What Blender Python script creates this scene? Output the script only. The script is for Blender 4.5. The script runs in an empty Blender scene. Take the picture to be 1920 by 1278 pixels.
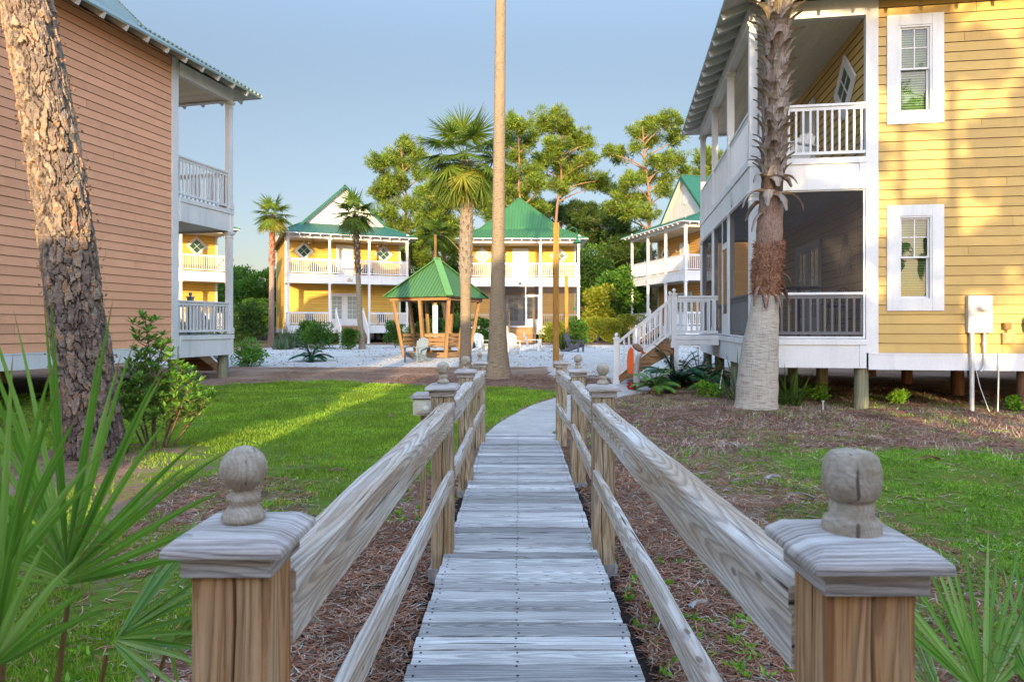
import bpy, math, random
import numpy as np
from mathutils import Vector, Matrix
R = math.radians
random.seed(7); RS = np.random.RandomState(11)
scene = bpy.context.scene
col = scene.collection

# ------------------------------------------------------------------ camera, light, exposure
cd = bpy.data.cameras.new('camera'); cam = bpy.data.objects.new('camera', cd); col.objects.link(cam)
EYE = 1.6
cam.location = (0, 0, EYE); cam.rotation_euler = (R(90), 0, 0)
cd.sensor_width = 36; cd.lens = 24; cd.shift_y = -30/1920; cd.clip_start = 0.05; cd.clip_end = 900
cd.dof.use_dof = True; cd.dof.focus_distance = 9.0; cd.dof.aperture_fstop = 7.0
scene.camera = cam
SUN_AZ, SUN_EL = 4.0, 10.0            # degrees left of straight behind the camera / above the horizon
w = bpy.data.worlds.new("World"); scene.world = w; w.use_nodes = True
nt = w.node_tree; bg = nt.nodes['Background']
sky = nt.nodes.new('ShaderNodeTexSky'); sky.sky_type = 'NISHITA'; sky.sun_disc = False
sky.sun_elevation = R(SUN_EL); sky.sun_rotation = R(180+SUN_AZ)
sky.air_density = 1.15; sky.dust_density = 0.6; sky.ozone_density = 2.0
tc = nt.nodes.new('ShaderNodeTexCoord'); sx = nt.nodes.new('ShaderNodeSeparateXYZ'); nt.links.new(tc.outputs['Generated'], sx.inputs[0])
ma = nt.nodes.new('ShaderNodeMath'); ma.operation = 'MULTIPLY_ADD'; ma.inputs[1].default_value = -.35
nt.links.new(sx.outputs[1], ma.inputs[0]); nt.links.new(sx.outputs[2], ma.inputs[2])   # z - 0.35 y: sky scaled up overhead and behind the camera, added fill for the shade
mr = nt.nodes.new('ShaderNodeMapRange'); mr.interpolation_type = 'SMOOTHSTEP'
for i_, v_ in ((1, .0), (2, 1.0), (3, .70), (4, 5.0)): mr.inputs[i_].default_value = v_
nt.links.new(ma.outputs[0], mr.inputs[0])
vm = nt.nodes.new('ShaderNodeVectorMath'); vm.operation = 'SCALE'; nt.links.new(sky.outputs[0], vm.inputs[0]); mz = nt.nodes.new('ShaderNodeMapRange'); nt.links.new(sx.outputs[2], mz.inputs[0])
for i_, v_ in ((1, .05), (2, .42), (3, .64), (4, 1.0)): mz.inputs[i_].default_value = v_
mm = nt.nodes.new('ShaderNodeMath'); mm.operation = 'MULTIPLY'; nt.links.new(mr.outputs[0], mm.inputs[0]); nt.links.new(mz.outputs[0], mm.inputs[1])
nt.links.new(mm.outputs[0], vm.inputs['Scale'])
vt = nt.nodes.new('ShaderNodeVectorMath'); vt.operation = 'MULTIPLY'; nt.links.new(vm.outputs[0], vt.inputs[0]); 
tn = nt.nodes.new('ShaderNodeMix'); tn.data_type = 'RGBA'; mf = nt.nodes.new('ShaderNodeMapRange'); nt.links.new(sx.outputs[2], mf.inputs[0]); mf.inputs[1].default_value = .02; mf.inputs[2].default_value = .30
nt.links.new(mf.outputs[0], tn.inputs[0]); tn.inputs[6].default_value = (.97, .89, 1.06, 1); tn.inputs[7].default_value = (1.10, .915, .87, 1); nt.links.new(tn.outputs[2], vt.inputs[1])
nt.links.new(vt.outputs[0], bg.inputs[0]); bg.inputs[1].default_value = 0.15
sd = bpy.data.lights.new('sun', 'SUN'); sun = bpy.data.objects.new('sun', sd); col.objects.link(sun)
sd.energy = 4.1; sd.angle = R(0.55); sd.color = (1.0, 0.75, 0.40)
S = Vector((-math.sin(R(SUN_AZ))*math.cos(R(SUN_EL)), -math.cos(R(SUN_AZ))*math.cos(R(SUN_EL)), math.sin(R(SUN_EL))))
sun.rotation_euler = S.to_track_quat('Z', 'Y').to_euler(); sun.location = (-4, -30, 20)
vs = scene.view_settings; vs.view_transform = 'Standard'; vs.look = 'None'; vs.exposure = 1.17; vs.gamma = 1
scene.cycles.max_bounces = 6; scene.cycles.transparent_max_bounces = 12
scene.cycles.diffuse_bounces = 3

# ------------------------------------------------------------------ helpers
def tag(o, label=None, cat=None, group=None, kind=None):
    if label: o['label'] = label
    if cat: o['category'] = cat
    if group: o['group'] = group
    if kind: o['kind'] = kind
    return o
def empty(name, loc=(0,0,0), rz=0, label=None, cat=None, group=None, parent=None):
    o = bpy.data.objects.new(name, None); col.objects.link(o); o.location = loc; o.rotation_euler = (0,0,rz)
    o.empty_display_size = .2
    if parent: o.parent = parent
    return tag(o, label, cat, group)
def copy_tree(o, parent=None):
    c = o.copy(); col.objects.link(c)
    if parent: c.parent = parent
    for ch in list(o.children): copy_tree(ch, c)
    return c
def G(x, y):
    """ground height"""
    x = np.asarray(x, float); y = np.asarray(y, float)
    b = np.interp(y, [-40, 10, 18.6, 28, 46, 200], [0, 0, .10, .26, .38, .45])
    b = b + .09*np.exp(-(((x+7.7)/2.5)**2 + ((y-18.3)/2.5)**2))
    b = b + .10*np.exp(-(((x+4.9)/1.0)**2 + ((y-8.0)/1.0)**2))
    b = b + .09*np.exp(-(((x-4.4)/1.1)**2 + ((y-12.3)/1.1)**2))
    b = b + .06*np.exp(-((x+.4)**2 + (y-18.6)**2)/1.2)
    b = b - .07*np.exp(-((x/1.1)**2))*np.clip((8.5-y)/2, 0, 1)
    b = b + .02*np.sin(x*1.3+1)*np.sin(y*.9)*np.clip((30-y)/20, 0, 1)*np.clip(np.abs(x)-.8, 0, 1)
    return b
def gz(x, y): return float(G(x, y))
def P(px, py, Y): return Vector(((px-960)*Y/1280, Y, EYE-(py-609)*Y/1280))

class MB:
    """collects shapes into one mesh"""
    def __init__(s): s.v=[]; s.f=[]; s.uv=[]; s.m=[]; s.sm=[]
    def add(s, vs_, fs, uvs=None, m=0, smooth=False):
        n=len(s.v); s.v += [tuple(v) for v in vs_]
        for i,f in enumerate(fs):
            s.f.append(tuple(n+k for k in f)); s.m.append(m); s.sm.append(smooth)
            if uvs: s.uv.append(uvs[i])
            else:
                a=[Vector(vs_[k]) for k in f]
                nrm=(a[1]-a[0]).cross(a[2]-a[0]); ax=max(range(3), key=lambda q: abs(nrm[q]))
                q=[(1,2),(0,2),(0,1)][ax]
                s.uv.append([(p[q[0]],p[q[1]]) for p in a])
    def obox(s, c, ax, ay, az, m=0, grain=None, taper=1.0):
        """box with centre c and half-axis vectors; uv u runs along the longest axis"""
        c=Vector(c); A=[Vector(ax),Vector(ay),Vector(az)]
        L=[a.length*2 for a in A]; g=grain if grain is not None else max(range(3), key=lambda i:L[i])
        V=[]
        for k in (-1,1):
            t=1 if k<0 else taper
            for j in (-1,1):
                for i in (-1,1): V.append(c+A[0]*i*t+A[1]*j*t+A[2]*k)
        F=[(0,2,3,1),(4,5,7,6),(0,1,5,4),(2,6,7,3),(0,4,6,2),(1,3,7,5)]
        FA=[(0,1),(0,1),(0,2),(0,2),(1,2),(1,2)]
        sg=lambda vi: ((1 if vi&1 else -1),(1 if vi&2 else -1),(1 if vi&4 else -1))
        o=(random.uniform(0,50),random.uniform(0,50)); U=[]
        for fi,(f,fa) in enumerate(zip(F,FA)):
            a,b=fa
            if b==g: a,b=b,a
            elif a!=g and L[b]>L[a]: a,b=b,a
            U.append([(sg(vi)[a]*L[a]/2+o[0], sg(vi)[b]*L[b]/2+o[1]+fi*.37) for vi in f])
        s.add(V,F,U,m)
    def box(s, x0,x1,y0,y1,z0,z1,m=0,grain=None):
        s.obox(((x0+x1)/2,(y0+y1)/2,(z0+z1)/2),((x1-x0)/2,0,0),(0,(y1-y0)/2,0),(0,0,(z1-z0)/2),m,grain)
    def beam(s, p, q, w, h, m=0, up=(0,0,1)):
        p=Vector(p);q=Vector(q);d=(q-p);u=Vector(up)
        sx=d.cross(u).normalized(); uz=sx.cross(d).normalized()
        s.obox((p+q)/2, d/2, sx*w/2, uz*h/2, m, 0)
    def tube(s, pts, radii, n=10, m=0, cap=True, smooth=True, vs_=1.0):
        pts=[Vector(p) for p in pts]
        if not hasattr(radii,'__len__'): radii=[radii]*len(pts)
        V=[];F=[];U=[]; L=0; ref=Vector((0,0,1))
        d0=(pts[-1]-pts[0]).normalized()
        if abs(d0.z)>.8: ref=Vector((0,1,0))
        Ls=[0]
        for i in range(1,len(pts)): Ls.append(Ls[-1]+(pts[i]-pts[i-1]).length)
        for i,p in enumerate(pts):
            d=(pts[min(i+1,len(pts)-1)]-pts[max(i-1,0)]).normalized()
            a=d.cross(ref).normalized(); b=a.cross(d)
            for k in range(n):
                t=2*math.pi*k/n; V.append(p+(a*math.cos(t)+b*math.sin(t))*radii[i])
        per=2*math.pi*max(radii)
        for i in range(len(pts)-1):
            for k in range(n):
                k2=(k+1)%n
                F.append((i*n+k,i*n+k2,(i+1)*n+k2,(i+1)*n+k))
                U.append([(Ls[i],k/n*per),(Ls[i],(k+1)/n*per),(Ls[i+1],(k+1)/n*per),(Ls[i+1],k/n*per)])
        s.add(V,F,U,m,smooth)
        if cap:
            for i in (0,len(pts)-1):
                ring=V[i*n:(i+1)*n]; f=tuple(range(n)) if i else tuple(reversed(range(n)))
                s.add(ring,[f],None,m)
    def lathe(s, c, prof, n=20, m=0, smooth=True):
        """prof: list of (radius, z)"""
        c=Vector(c); V=[];F=[];U=[]
        for r,z in prof:
            for k in range(n):
                t=2*math.pi*k/n; V.append((c.x+r*math.cos(t),c.y+r*math.sin(t),c.z+z))
        for i in range(len(prof)-1):
            for k in range(n):
                k2=(k+1)%n
                F.append((i*n+k,i*n+k2,(i+1)*n+k2,(i+1)*n+k))
                x0,x1=math.cos(2*math.pi*k/n)*prof[i][0],math.cos(2*math.pi*(k+1)/n)*prof[i][0]
                U.append([(prof[i][1],x0),(prof[i][1],x1),(prof[i+1][1],x1),(prof[i+1][1],x0)])
        s.add(V,F,U,m,smooth)
    def quad(s,a,b,c_,d,m=0,uv=None): s.add([a,b,c_,d],[(0,1,2,3)],[uv] if uv else None,m)
    def build(s, name, mats, parent=None, label=None, cat=None, group=None, kind=None, bevel=0):
        me=bpy.data.meshes.new(name); me.from_pydata([tuple(v) for v in s.v],[],s.f)
        if not isinstance(mats,(list,tuple)): mats=[mats]
        for m in mats: me.materials.append(m)
        uvl=me.uv_layers.new(name='UVMap')
        flat=[c for f in s.uv for p in f for c in p]; uvl.data.foreach_set('uv',flat)
        me.polygons.foreach_set('material_index',s.m); me.polygons.foreach_set('use_smooth',s.sm)
        me.update()
        o=bpy.data.objects.new(name,me); col.objects.link(o)
        if parent: o.parent=parent
        if bevel:
            b=o.modifiers.new('bevel','BEVEL'); b.width=bevel; b.segments=2; b.limit_method='ANGLE'
        return tag(o,label,cat,group,kind)

def np_mesh(name, V, F, mats, parent=None, uv=None, cols=None, smooth=False, **kw):
    V=np.asarray(V,dtype=np.float32).reshape(-1,3); F=np.asarray(F,dtype=np.int32); k=F.shape[1]
    me=bpy.data.meshes.new(name); me.vertices.add(len(V)); me.vertices.foreach_set('co',V.ravel())
    me.loops.add(F.size); me.loops.foreach_set('vertex_index',F.ravel())
    me.polygons.add(len(F)); me.polygons.foreach_set('loop_start',np.arange(0,F.size,k,dtype=np.int32))
    me.polygons.foreach_set('loop_total',np.full(len(F),k,dtype=np.int32))
    me.polygons.foreach_set('use_smooth',np.full(len(F),smooth,dtype=bool))
    if not isinstance(mats,(list,tuple)): mats=[mats]
    for m in mats: me.materials.append(m)
    if uv is not None:
        l=me.uv_layers.new(name='UVMap'); l.data.foreach_set('uv',np.asarray(uv,dtype=np.float32)[F.ravel()].ravel())
    if cols is not None:
        a=me.color_attributes.new('zone','FLOAT_COLOR','POINT'); a.data.foreach_set('color',np.asarray(cols,dtype=np.float32).ravel())
    me.update(calc_edges=True); me.validate()
    o=bpy.data.objects.new(name,me); col.objects.link(o)
    if parent: o.parent=parent
    return tag(o,**kw)

def h2(i,j,s=0):
    n=(i.astype(np.int64)*374761393+j.astype(np.int64)*668265263+s*982451653)&0x7fffffff
    n=((n^(n>>13))*1274126177)&0x7fffffff
    return ((n^(n>>16))&0xffff)/65535.0
def vnoise(x,y,s=0,wrap=None):
    xi=np.floor(x);yi=np.floor(y);fx=x-xi;fy=y-yi;fx=fx*fx*(3-2*fx);fy=fy*fy*(3-2*fy)
    xi=xi.astype(np.int64);yi=yi.astype(np.int64)
    wx=(lambda a:a%wrap) if wrap else (lambda a:a)
    a=h2(wx(xi),yi,s);b=h2(wx(xi+1),yi,s);c=h2(wx(xi),yi+1,s);d=h2(wx(xi+1),yi+1,s)
    return (a*(1-fx)+b*fx)*(1-fy)+(c*(1-fx)+d*fx)*fy
def fbm(x,y,s=0,o=4):
    r=0;a=.5;f=1
    for k in range(o): r=r+a*vnoise(x*f,y*f,s+k);a*=.5;f*=2
    return r

# ------------------------------------------------------------------ materials
class N:
    """small node-graph helper"""
    def __init__(s,name):
        s.mat=bpy.data.materials.new(name); s.mat.use_nodes=True; s.t=s.mat.node_tree
        s.b=s.t.nodes['Principled BSDF']; s.out=s.t.nodes['Material Output']; s.b.inputs['Specular IOR Level'].default_value=.25
    def n(s,typ,**kw):
        x=s.t.nodes.new('ShaderNode'+typ)
        for k,v in kw.items(): setattr(x,k,v)
        return x
    def l(s,a,b): s.t.links.new(a,b)
    def uv(s): return s.n('TexCoord').outputs['UV']
    def obj(s): return s.n('TexCoord').outputs['Object']
    def mp(s,src,scale=(1,1,1),loc=(0,0,0)):
        m=s.n('Mapping'); m.inputs['Scale'].default_value=scale; m.inputs['Location'].default_value=loc; s.l(src,m.inputs['Vector']); return m.outputs[0]
    def noise(s,src,scale=1,detail=4,rough=.55,dist=0,out=0):
        x=s.n('TexNoise'); x.inputs['Scale'].default_value=scale; x.inputs['Detail'].default_value=detail
        x.inputs['Roughness'].default_value=rough; x.inputs['Distortion'].default_value=dist; s.l(src,x.inputs['Vector']); return x.outputs[out]
    def ramp(s,src,stops):
        r=s.n('ValToRGB'); e=r.color_ramp.elements
        while len(e)<len(stops): e.new(.5)
        for k,(p,c) in enumerate(stops):
            e[k].position=p; e[k].color=(c,c,c,1) if not hasattr(c,'__len__') else (*c[:3],1)
        s.l(src,r.inputs[0]); return r.outputs[0]
    def mix(s,f,a,b,mode='MIX'):
        m=s.n('Mix',data_type='RGBA',blend_type=mode)
        for sock,v in ((m.inputs[0],f),(m.inputs[6],a),(m.inputs[7],b)):
            if hasattr(v,'is_output'): s.l(v,sock)
            elif hasattr(v,'__len__'): sock.default_value=(*v[:3],1)
            else: sock.default_value=v
        return m.outputs[2]
    def math(s,op,a,b=0,c=0,clamp=False):
        m=s.n('Math',operation=op); m.use_clamp=clamp
        for i,v in enumerate((a,b,c)):
            if hasattr(v,'is_output'): s.l(v,m.inputs[i])
            else: m.inputs[i].default_value=v
        return m.outputs[0]
    def bump(s,h,strength=.5,dist=.01,normal=None):
        b=s.n('Bump'); b.inputs['Strength'].default_value=strength; b.inputs['Distance'].default_value=dist
        s.l(h,b.inputs['Height'])
        if normal: s.l(normal,b.inputs['Normal'])
        return b.outputs[0]
    def island(s): return s.n('NewGeometry').outputs['Random Per Island']
    def done(s,colr,rough=.7,normal=None,metal=0,spec=None):
        for k,v in (('Base Color',colr),('Roughness',rough),('Metallic',metal)):
            if hasattr(v,'is_output'): s.l(v,s.b.inputs[k])
            elif hasattr(v,'__len__'): s.b.inputs[k].default_value=(*v[:3],1)
            else: s.b.inputs[k].default_value=v
        if normal: s.l(normal,s.b.inputs['Normal'])
        if spec is not None: s.b.inputs['Specular IOR Level'].default_value=spec
        return s.mat

def m_paint(name,c,dirt=.12,rough=.55,scale=1.5):
    g=N(name); o=g.obj()
    a=g.noise(g.mp(o,(1,1,.35)),scale,6,.65); b=g.noise(o,40,3)
    st=g.noise(g.mp(o,(5,5,.5),(3,1,2)),1,5,.7); k=g.ramp(a,[(.3,1-dirt),(.65,1.0)]); k2=g.ramp(b,[(.3,.95),(.7,1.03)])
    cc=g.mix(1,c,k,'MULTIPLY'); cc=g.mix(1,cc,k2,'MULTIPLY'); cc=g.mix(g.ramp(st,[(.54,0),(.72,.42)]),cc,(c[0]*.62,c[1]*.60,c[2]*.54))
    return g.done(cc,rough,g.bump(b,.15,.002))
def m_siding(name,c):
    g=N(name); uv=g.uv()
    wood=g.noise(g.mp(uv,(3,60,1)),1,5,.6); big=g.noise(g.mp(uv,(.35,.5,1)),1,5,.6)
    isl=g.island()
    cc=g.mix(1,c,g.ramp(wood,[(.3,.93),(.7,1.05)]),'MULTIPLY')
    cc=g.mix(1,cc,g.ramp(big,[(.3,.90),(.7,1.04)]),'MULTIPLY')
    cc=g.mix(1,cc,g.ramp(isl,[(0,.92),(1,1.04)]),'MULTIPLY')
    stv=g.noise(g.mp(uv,(2.2,.25,1),(4,7,0)),1,5,.7); cc=g.mix(g.ramp(stv,[(.52,0),(.75,.35)]),cc,(c[0]*.6,c[1]*.6,c[2]*.62))
    return g.done(cc,.6,g.bump(wood,.25,.002))
def m_wood(name,light,mid,dark,grain=110,ring=1.0,crack=.5,islv=.25,rough=.8,lon=1.2,bmp=.6,per=.10,fib=.5):
    """weathered flat-sawn timber: cathedral growth rings, fibres, drying cracks and knots; u runs along the grain"""
    g=N(name); uv=g.uv(); isl=g.island()
    off=g.n('CombineXYZ'); g.l(g.math('MULTIPLY',isl,37.0),off.inputs[2])
    va=g.n('VectorMath',operation='ADD'); g.l(uv,va.inputs[0]); g.l(off.outputs[0],va.inputs[1]); p=va.outputs[0]
    sp=g.n('SeparateXYZ'); g.l(p,sp.inputs[0])
    slow=g.noise(g.mp(p,(.32*lon,.6,1)),1,1,.4); wob=g.noise(g.mp(p,(.9*lon,1.5,1),(7,3,0)),1,2,.5); jit=g.noise(g.mp(p,(9*lon,60,1),(1,5,0)),1,3,.6)
    vv=g.math('ADD',sp.outputs[1],g.math('MULTIPLY',wob,.05*ring))
    vc=g.math('SUBTRACT',g.math('PINGPONG',vv,per),per*.45)
    h=g.math('MULTIPLY',slow,.16*ring)
    rr=g.math('SQRT',g.math('ADD',g.math('MULTIPLY',vc,vc),g.math('MULTIPLY',h,h)))
    rr=g.math('ADD',rr,g.math('MULTIPLY',jit,.0022))
    fr=g.math('FRACT',g.math('MULTIPLY',rr,grain))
    line=g.ramp(fr,[(0,.15),(.35,0),(.82,1),(.93,.9),(1,.15)])
    fib_=g.noise(g.mp(p,(3*lon,260,1)),1,4,.7); big=g.noise(g.mp(p,(1.1,9,1)),1,5,.6); blot=g.noise(g.mp(p,(3,14,1),(2,8,0)),1,4,.65)
    c=g.mix(g.ramp(big,[(.36,1),(.62,0)]),light,mid)
    c=g.mix(g.math('MULTIPLY',line,.55),c,dark)
    c=g.mix(g.math('MULTIPLY',g.ramp(fib_,[(.36,1),(.5,0)]),fib),c,dark)
    c=g.mix(g.ramp(blot,[(.60,0),(.72,.45)]),c,(light[0]*1.12,light[1]*1.12,light[2]*1.12))
    cr=g.noise(g.mp(p,(1.1*lon,75,1),(3,9,0)),1,2,.45); ck=g.ramp(cr,[(.29,1),(.325,0)])
    vo=g.n('TexVoronoi'); vo.inputs['Scale'].default_value=1; g.l(g.mp(p,(3.2*lon,9,1)),vo.inputs['Vector'])
    kn=g.ramp(vo.outputs['Distance'],[(.06,1),(.10,0)])
    c=g.mix(g.math('MULTIPLY',ck,crack),c,(dark[0]*.25,dark[1]*.25,dark[2]*.25))
    c=g.mix(g.math('MULTIPLY',kn,.7),c,(dark[0]*.7,dark[1]*.6,dark[2]*.5))
    c=g.mix(1,c,g.ramp(isl,[(0,1-islv),(1,1+islv*.3)]),'MULTIPLY')
    hh=g.math('SUBTRACT',g.math('SUBTRACT',g.math('MULTIPLY',fib_,.6),g.math('MULTIPLY',line,.5)),g.math('MULTIPLY',ck,1.5))
    return g.done(c,rough,g.bump(hh,bmp,.003))
def m_leaf(name,c1,c2,c3=None,trans=.35,rough=.5,scale=None,tips=False):
    g=N(name); isl=g.island(); st=[(0,c1),(.55,c2)]
    if c3: st.append((1,c3))
    c=g.ramp(isl,st)
    big=g.noise(g.obj(),scale or 1.2,2); c=g.mix(1,c,g.ramp(big,[(.3,.62),(.7,1.18)]),'MULTIPLY')
    if tips:
        u=g.n('SeparateXYZ'); g.l(g.uv(),u.inputs[0]); tn_=g.noise(g.obj(),25,2); c=g.mix(g.ramp(g.math('ADD',u.outputs[0],g.math('MULTIPLY',tn_,.12)),[(.97,0),(1.02,1)]),c,(.30,.20,.09))
        st_=g.noise(g.mp(g.uv(),(1.5,14,1)),1,3,.6); c=g.mix(1,c,g.ramp(st_,[(.35,.75),(.65,1.2)]),'MULTIPLY'); c=g.mix(g.ramp(g.math('ABSOLUTE',g.math('SUBTRACT',u.outputs[1],.5)),[(.0,.35),(.10,0)]),c,(.42,.55,.20))
    g.done(c,rough,spec=.3)
    tr=g.n('BsdfTranslucent'); g.l(g.mix(1,c,(1.15,1.2,.6),'MULTIPLY'),tr.inputs[0])
    mx=g.n('MixShader'); mx.inputs[0].default_value=trans; g.l(g.b.outputs[0],mx.inputs[1]); g.l(tr.outputs[0],mx.inputs[2]); g.l(mx.outputs[0],g.out.inputs[0])
    return g.mat
def m_roof(name,c,rib=9.0,c2=None,rough=.38):
    g=N(name); uv=g.uv()
    wv=g.n('TexWave',wave_type='BANDS',bands_direction='X'); wv.inputs['Scale'].default_value=rib/ (2*math.pi)*2; wv.inputs['Distortion'].default_value=0
    g.l(uv,wv.inputs['Vector'])
    big=g.noise(g.mp(uv,(.5,.25,1)),1,4,.6); st=g.noise(g.mp(uv,(9,.6,1)),1,4,.6)
    cc=g.mix(g.ramp(wv.outputs[0],[(.35,0),(.9,.75)]),c,c2 or (c[0]*.5,c[1]*.5,c[2]*.5))
    cc=g.mix(1,cc,g.ramp(big,[(.3,.82),(.7,1.08)]),'MULTIPLY'); cc=g.mix(1,cc,g.ramp(st,[(.3,.9),(.7,1.05)]),'MULTIPLY')
    return g.done(cc,rough,g.bump(wv.outputs[0],.8,.03),spec=.5)
def m_flat(name,c,rough=.6,metal=0,spec=None):
    g=N(name); a=g.noise(g.obj(),6,5,.6); return g.done(g.mix(1,c,g.ramp(a,[(.3,.88),(.7,1.06)]),'MULTIPLY'),rough,g.bump(a,.1,.004),metal,spec)

M={}
M['white']=m_paint('white_paint',(.70,.70,.69),.16)
M['white_warm']=m_paint('white_paint_warm',(.62,.60,.56),.2)
M['yellow']=m_siding('yellow_siding',(.53,.355,.12))
M['gold']=m_siding('golden_siding',(.62,.39,.075))
M['orange_siding']=m_siding('tan_orange_siding',(.62,.34,.11))
M['pink']=m_siding('terracotta_siding',(.78,.39,.225))
M['joint']=m_flat('siding_joint',(.16,.085,.045),.9)
M['roof']=m_roof('green_metal_roof',(.045,.18,.055),rough=.6)
M['roof_b']=m_roof('teal_green_metal_roof',(.018,.13,.085),rough=.6)
M['roof_gz']=m_roof('gazebo_green_metal',(.065,.19,.05),rib=6.5,rough=.6)
M['roof_silver']=m_roof('grey_green_metal',(.22,.30,.26),rib=9)
M['soffit']=m_paint('soffit_board',(.62,.62,.58),.15)
M['ceiling']=m_siding('porch_ceiling_board',(.66,.58,.44))
M['deckwood']=m_wood('silvered_plank',(.80,.77,.72),(.54,.50,.47),(.17,.16,.165),190,1.0,1.0,.48,per=.11,fib=.65)
M['railwood']=m_wood('silvered_rail',(.78,.72,.65),(.56,.42,.30),(.22,.155,.11),210,1.2,1.0,.15,per=.09,fib=.6)
M['capwood']=m_wood('silvered_cap',(.66,.61,.57),(.42,.34,.29),(.14,.11,.10),230,1.2,1.0,.2,lon=2.2,per=.11,fib=.6)
M['postwood']=m_wood('brown_post_wood',(.62,.40,.22),(.48,.20,.055),(.15,.058,.02),170,1.0,1.0,.2,per=.07,fib=.6)
M['postwood2']=m_wood('grey_brown_post_wood',(.54,.44,.31),(.36,.24,.12),(.12,.075,.04),170,1.0,1.0,.3,per=.07,fib=.6)
def m_finial():
    g=N('finial_wood'); o=g.obj(); w1=g.noise(o,9,3,.5); fine=g.noise(g.mp(o,(1,1,6)),60,5,.75); blot=g.noise(o,22,4,.6)
    q=g.n('SeparateXYZ'); g.l(o,q.inputs[0])
    a=g.math('ADD',g.math('ADD',g.math('MULTIPLY',q.outputs[0],.8),g.math('MULTIPLY',q.outputs[1],.45)),g.math('ADD',g.math('MULTIPLY',q.outputs[2],.12),g.math('MULTIPLY',w1,.10)))
    fr=g.math('FRACT',g.math('MULTIPLY',a,150)); line=g.ramp(fr,[(0,.1),(.4,0),(.85,1),(1,.1)])
    c=g.mix(g.ramp(blot,[(.35,0),(.65,1)]),(.36,.28,.20),(.54,.46,.37)); c=g.mix(g.math('MULTIPLY',line,.36),c,(.20,.15,.11)); c=g.mix(1,c,g.ramp(fine,[(.3,.72),(.65,1.12)]),'MULTIPLY')
    ck=g.ramp(g.noise(g.mp(o,(60,60,3)),1,2,.5),[(.30,1),(.335,0)]); c=g.mix(g.math('MULTIPLY',ck,.8),c,(.07,.05,.04))
    return g.done(c,.85,g.bump(g.math('SUBTRACT',fine,ck),.25,.002))
M['finial']=m_finial()
M['lumber']=m_wood('brown_lumber',(.38,.25,.13),(.30,.17,.08),(.17,.08,.03),90,1.0,.5,.25)
M['polewood']=m_wood('treated_pole_wood',(.48,.27,.06),(.36,.18,.035),(.18,.08,.02),80,1.0,.5,.1)
M['piling']=m_wood('green_grey_piling',(.30,.30,.20),(.22,.22,.13),(.10,.10,.06),60,1.0,.7,.3)
M['brownpiling']=m_wood('brown_piling',(.24,.13,.07),(.16,.08,.04),(.07,.035,.02),60,1.0,.6,.3)
M['nail']=m_flat('rusty_nail',(.03,.022,.02),.6,.5)
M['black']=m_flat('black_metal',(.02,.02,.022),.45,.3)
M['dark']=m_flat('dark_interior',(.012,.014,.014),.8)
M['greypaint']=m_paint('blue_grey_paint',(.20,.25,.29),.15)
M['ridge_green']=m_flat('pale_green_ridge',(.11,.27,.085),.5)
M['plasticwhite']=m_paint('white_chair_paint',(.82,.80,.74),.08)
M['greymetal']=m_flat('grey_meter_metal',(.50,.51,.50),.4,.2)
M['brass']=m_flat('bronze_metal',(.16,.11,.05),.35,.7)
M['lampgreen']=m_flat('green_enamel',(.02,.13,.06),.3)
M['orange']=m_flat('orange_paint',(.62,.11,.025),.6)
M['red']=m_flat('dark_red_glaze',(.28,.02,.03),.35)
M['driftwood']=m_wood('driftwood',(.34,.24,.17),(.26,.15,.09),(.12,.07,.04),90,1.5,.8,.1)
M['greywood']=m_wood('grey_stump',(.42,.40,.38),(.30,.28,.27),(.16,.15,.15),90,1.5,.8,.1)
M['brick']=m_flat('pale_block',(.42,.36,.28),.9)
M['bluebin']=m_flat('dark_blue_plastic',(.02,.05,.12),.4)
M['purple']=m_paint('purple_grey_paint',(.13,.12,.15),.15)
M['cream']=m_paint('cream_paint',(.66,.60,.47),.10)
M['blanket']=m_flat('dark_canvas',(.06,.055,.06),.9)
def m_glass():
    g=N('window_glass'); g.t.nodes.remove(g.b)
    tr=g.n('BsdfTransparent'); tr.inputs[0].default_value=(.62,.80,.70,1); gl=g.n('BsdfGlossy'); gl.inputs['Roughness'].default_value=.02
    f=g.n('Fresnel'); f.inputs[0].default_value=1.5; mx=g.n('MixShader'); g.l(g.math('ADD',f.outputs[0],.03),mx.inputs[0])
    wv=g.noise(g.obj(),1.3,2); g.l(g.bump(wv,.12,.05),gl.inputs['Normal'])
    g.l(tr.outputs[0],mx.inputs[1]); g.l(gl.outputs[0],mx.inputs[2]); g.l(mx.outputs[0],g.out.inputs[0]); return g.mat
M['glass']=m_glass()
def m_screen():
    g=N('insect_screen'); tr=g.n('BsdfTransparent'); g.done((.045,.040,.042),.9,spec=.1)
    mx=g.n('MixShader'); mx.inputs[0].default_value=.58; g.l(tr.outputs[0],mx.inputs[1]); g.l(g.b.outputs[0],mx.inputs[2]); g.l(mx.outputs[0],g.out.inputs[0]); return g.mat
M['screen']=m_screen()
def m_blind():
    g=N('window_blind'); o=g.uv(); wv=g.n('TexWave',wave_type='BANDS',bands_direction='Y'); wv.inputs['Scale'].default_value=6.5; g.l(o,wv.inputs['Vector'])
    c=g.mix(g.ramp(wv.outputs[0],[(.05,0),(.3,1)]),(.05,.08,.05),(.34,.40,.26)); return g.done(c,.6,g.bump(wv.outputs[0],.6,.02))
M['blind']=m_blind()
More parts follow.
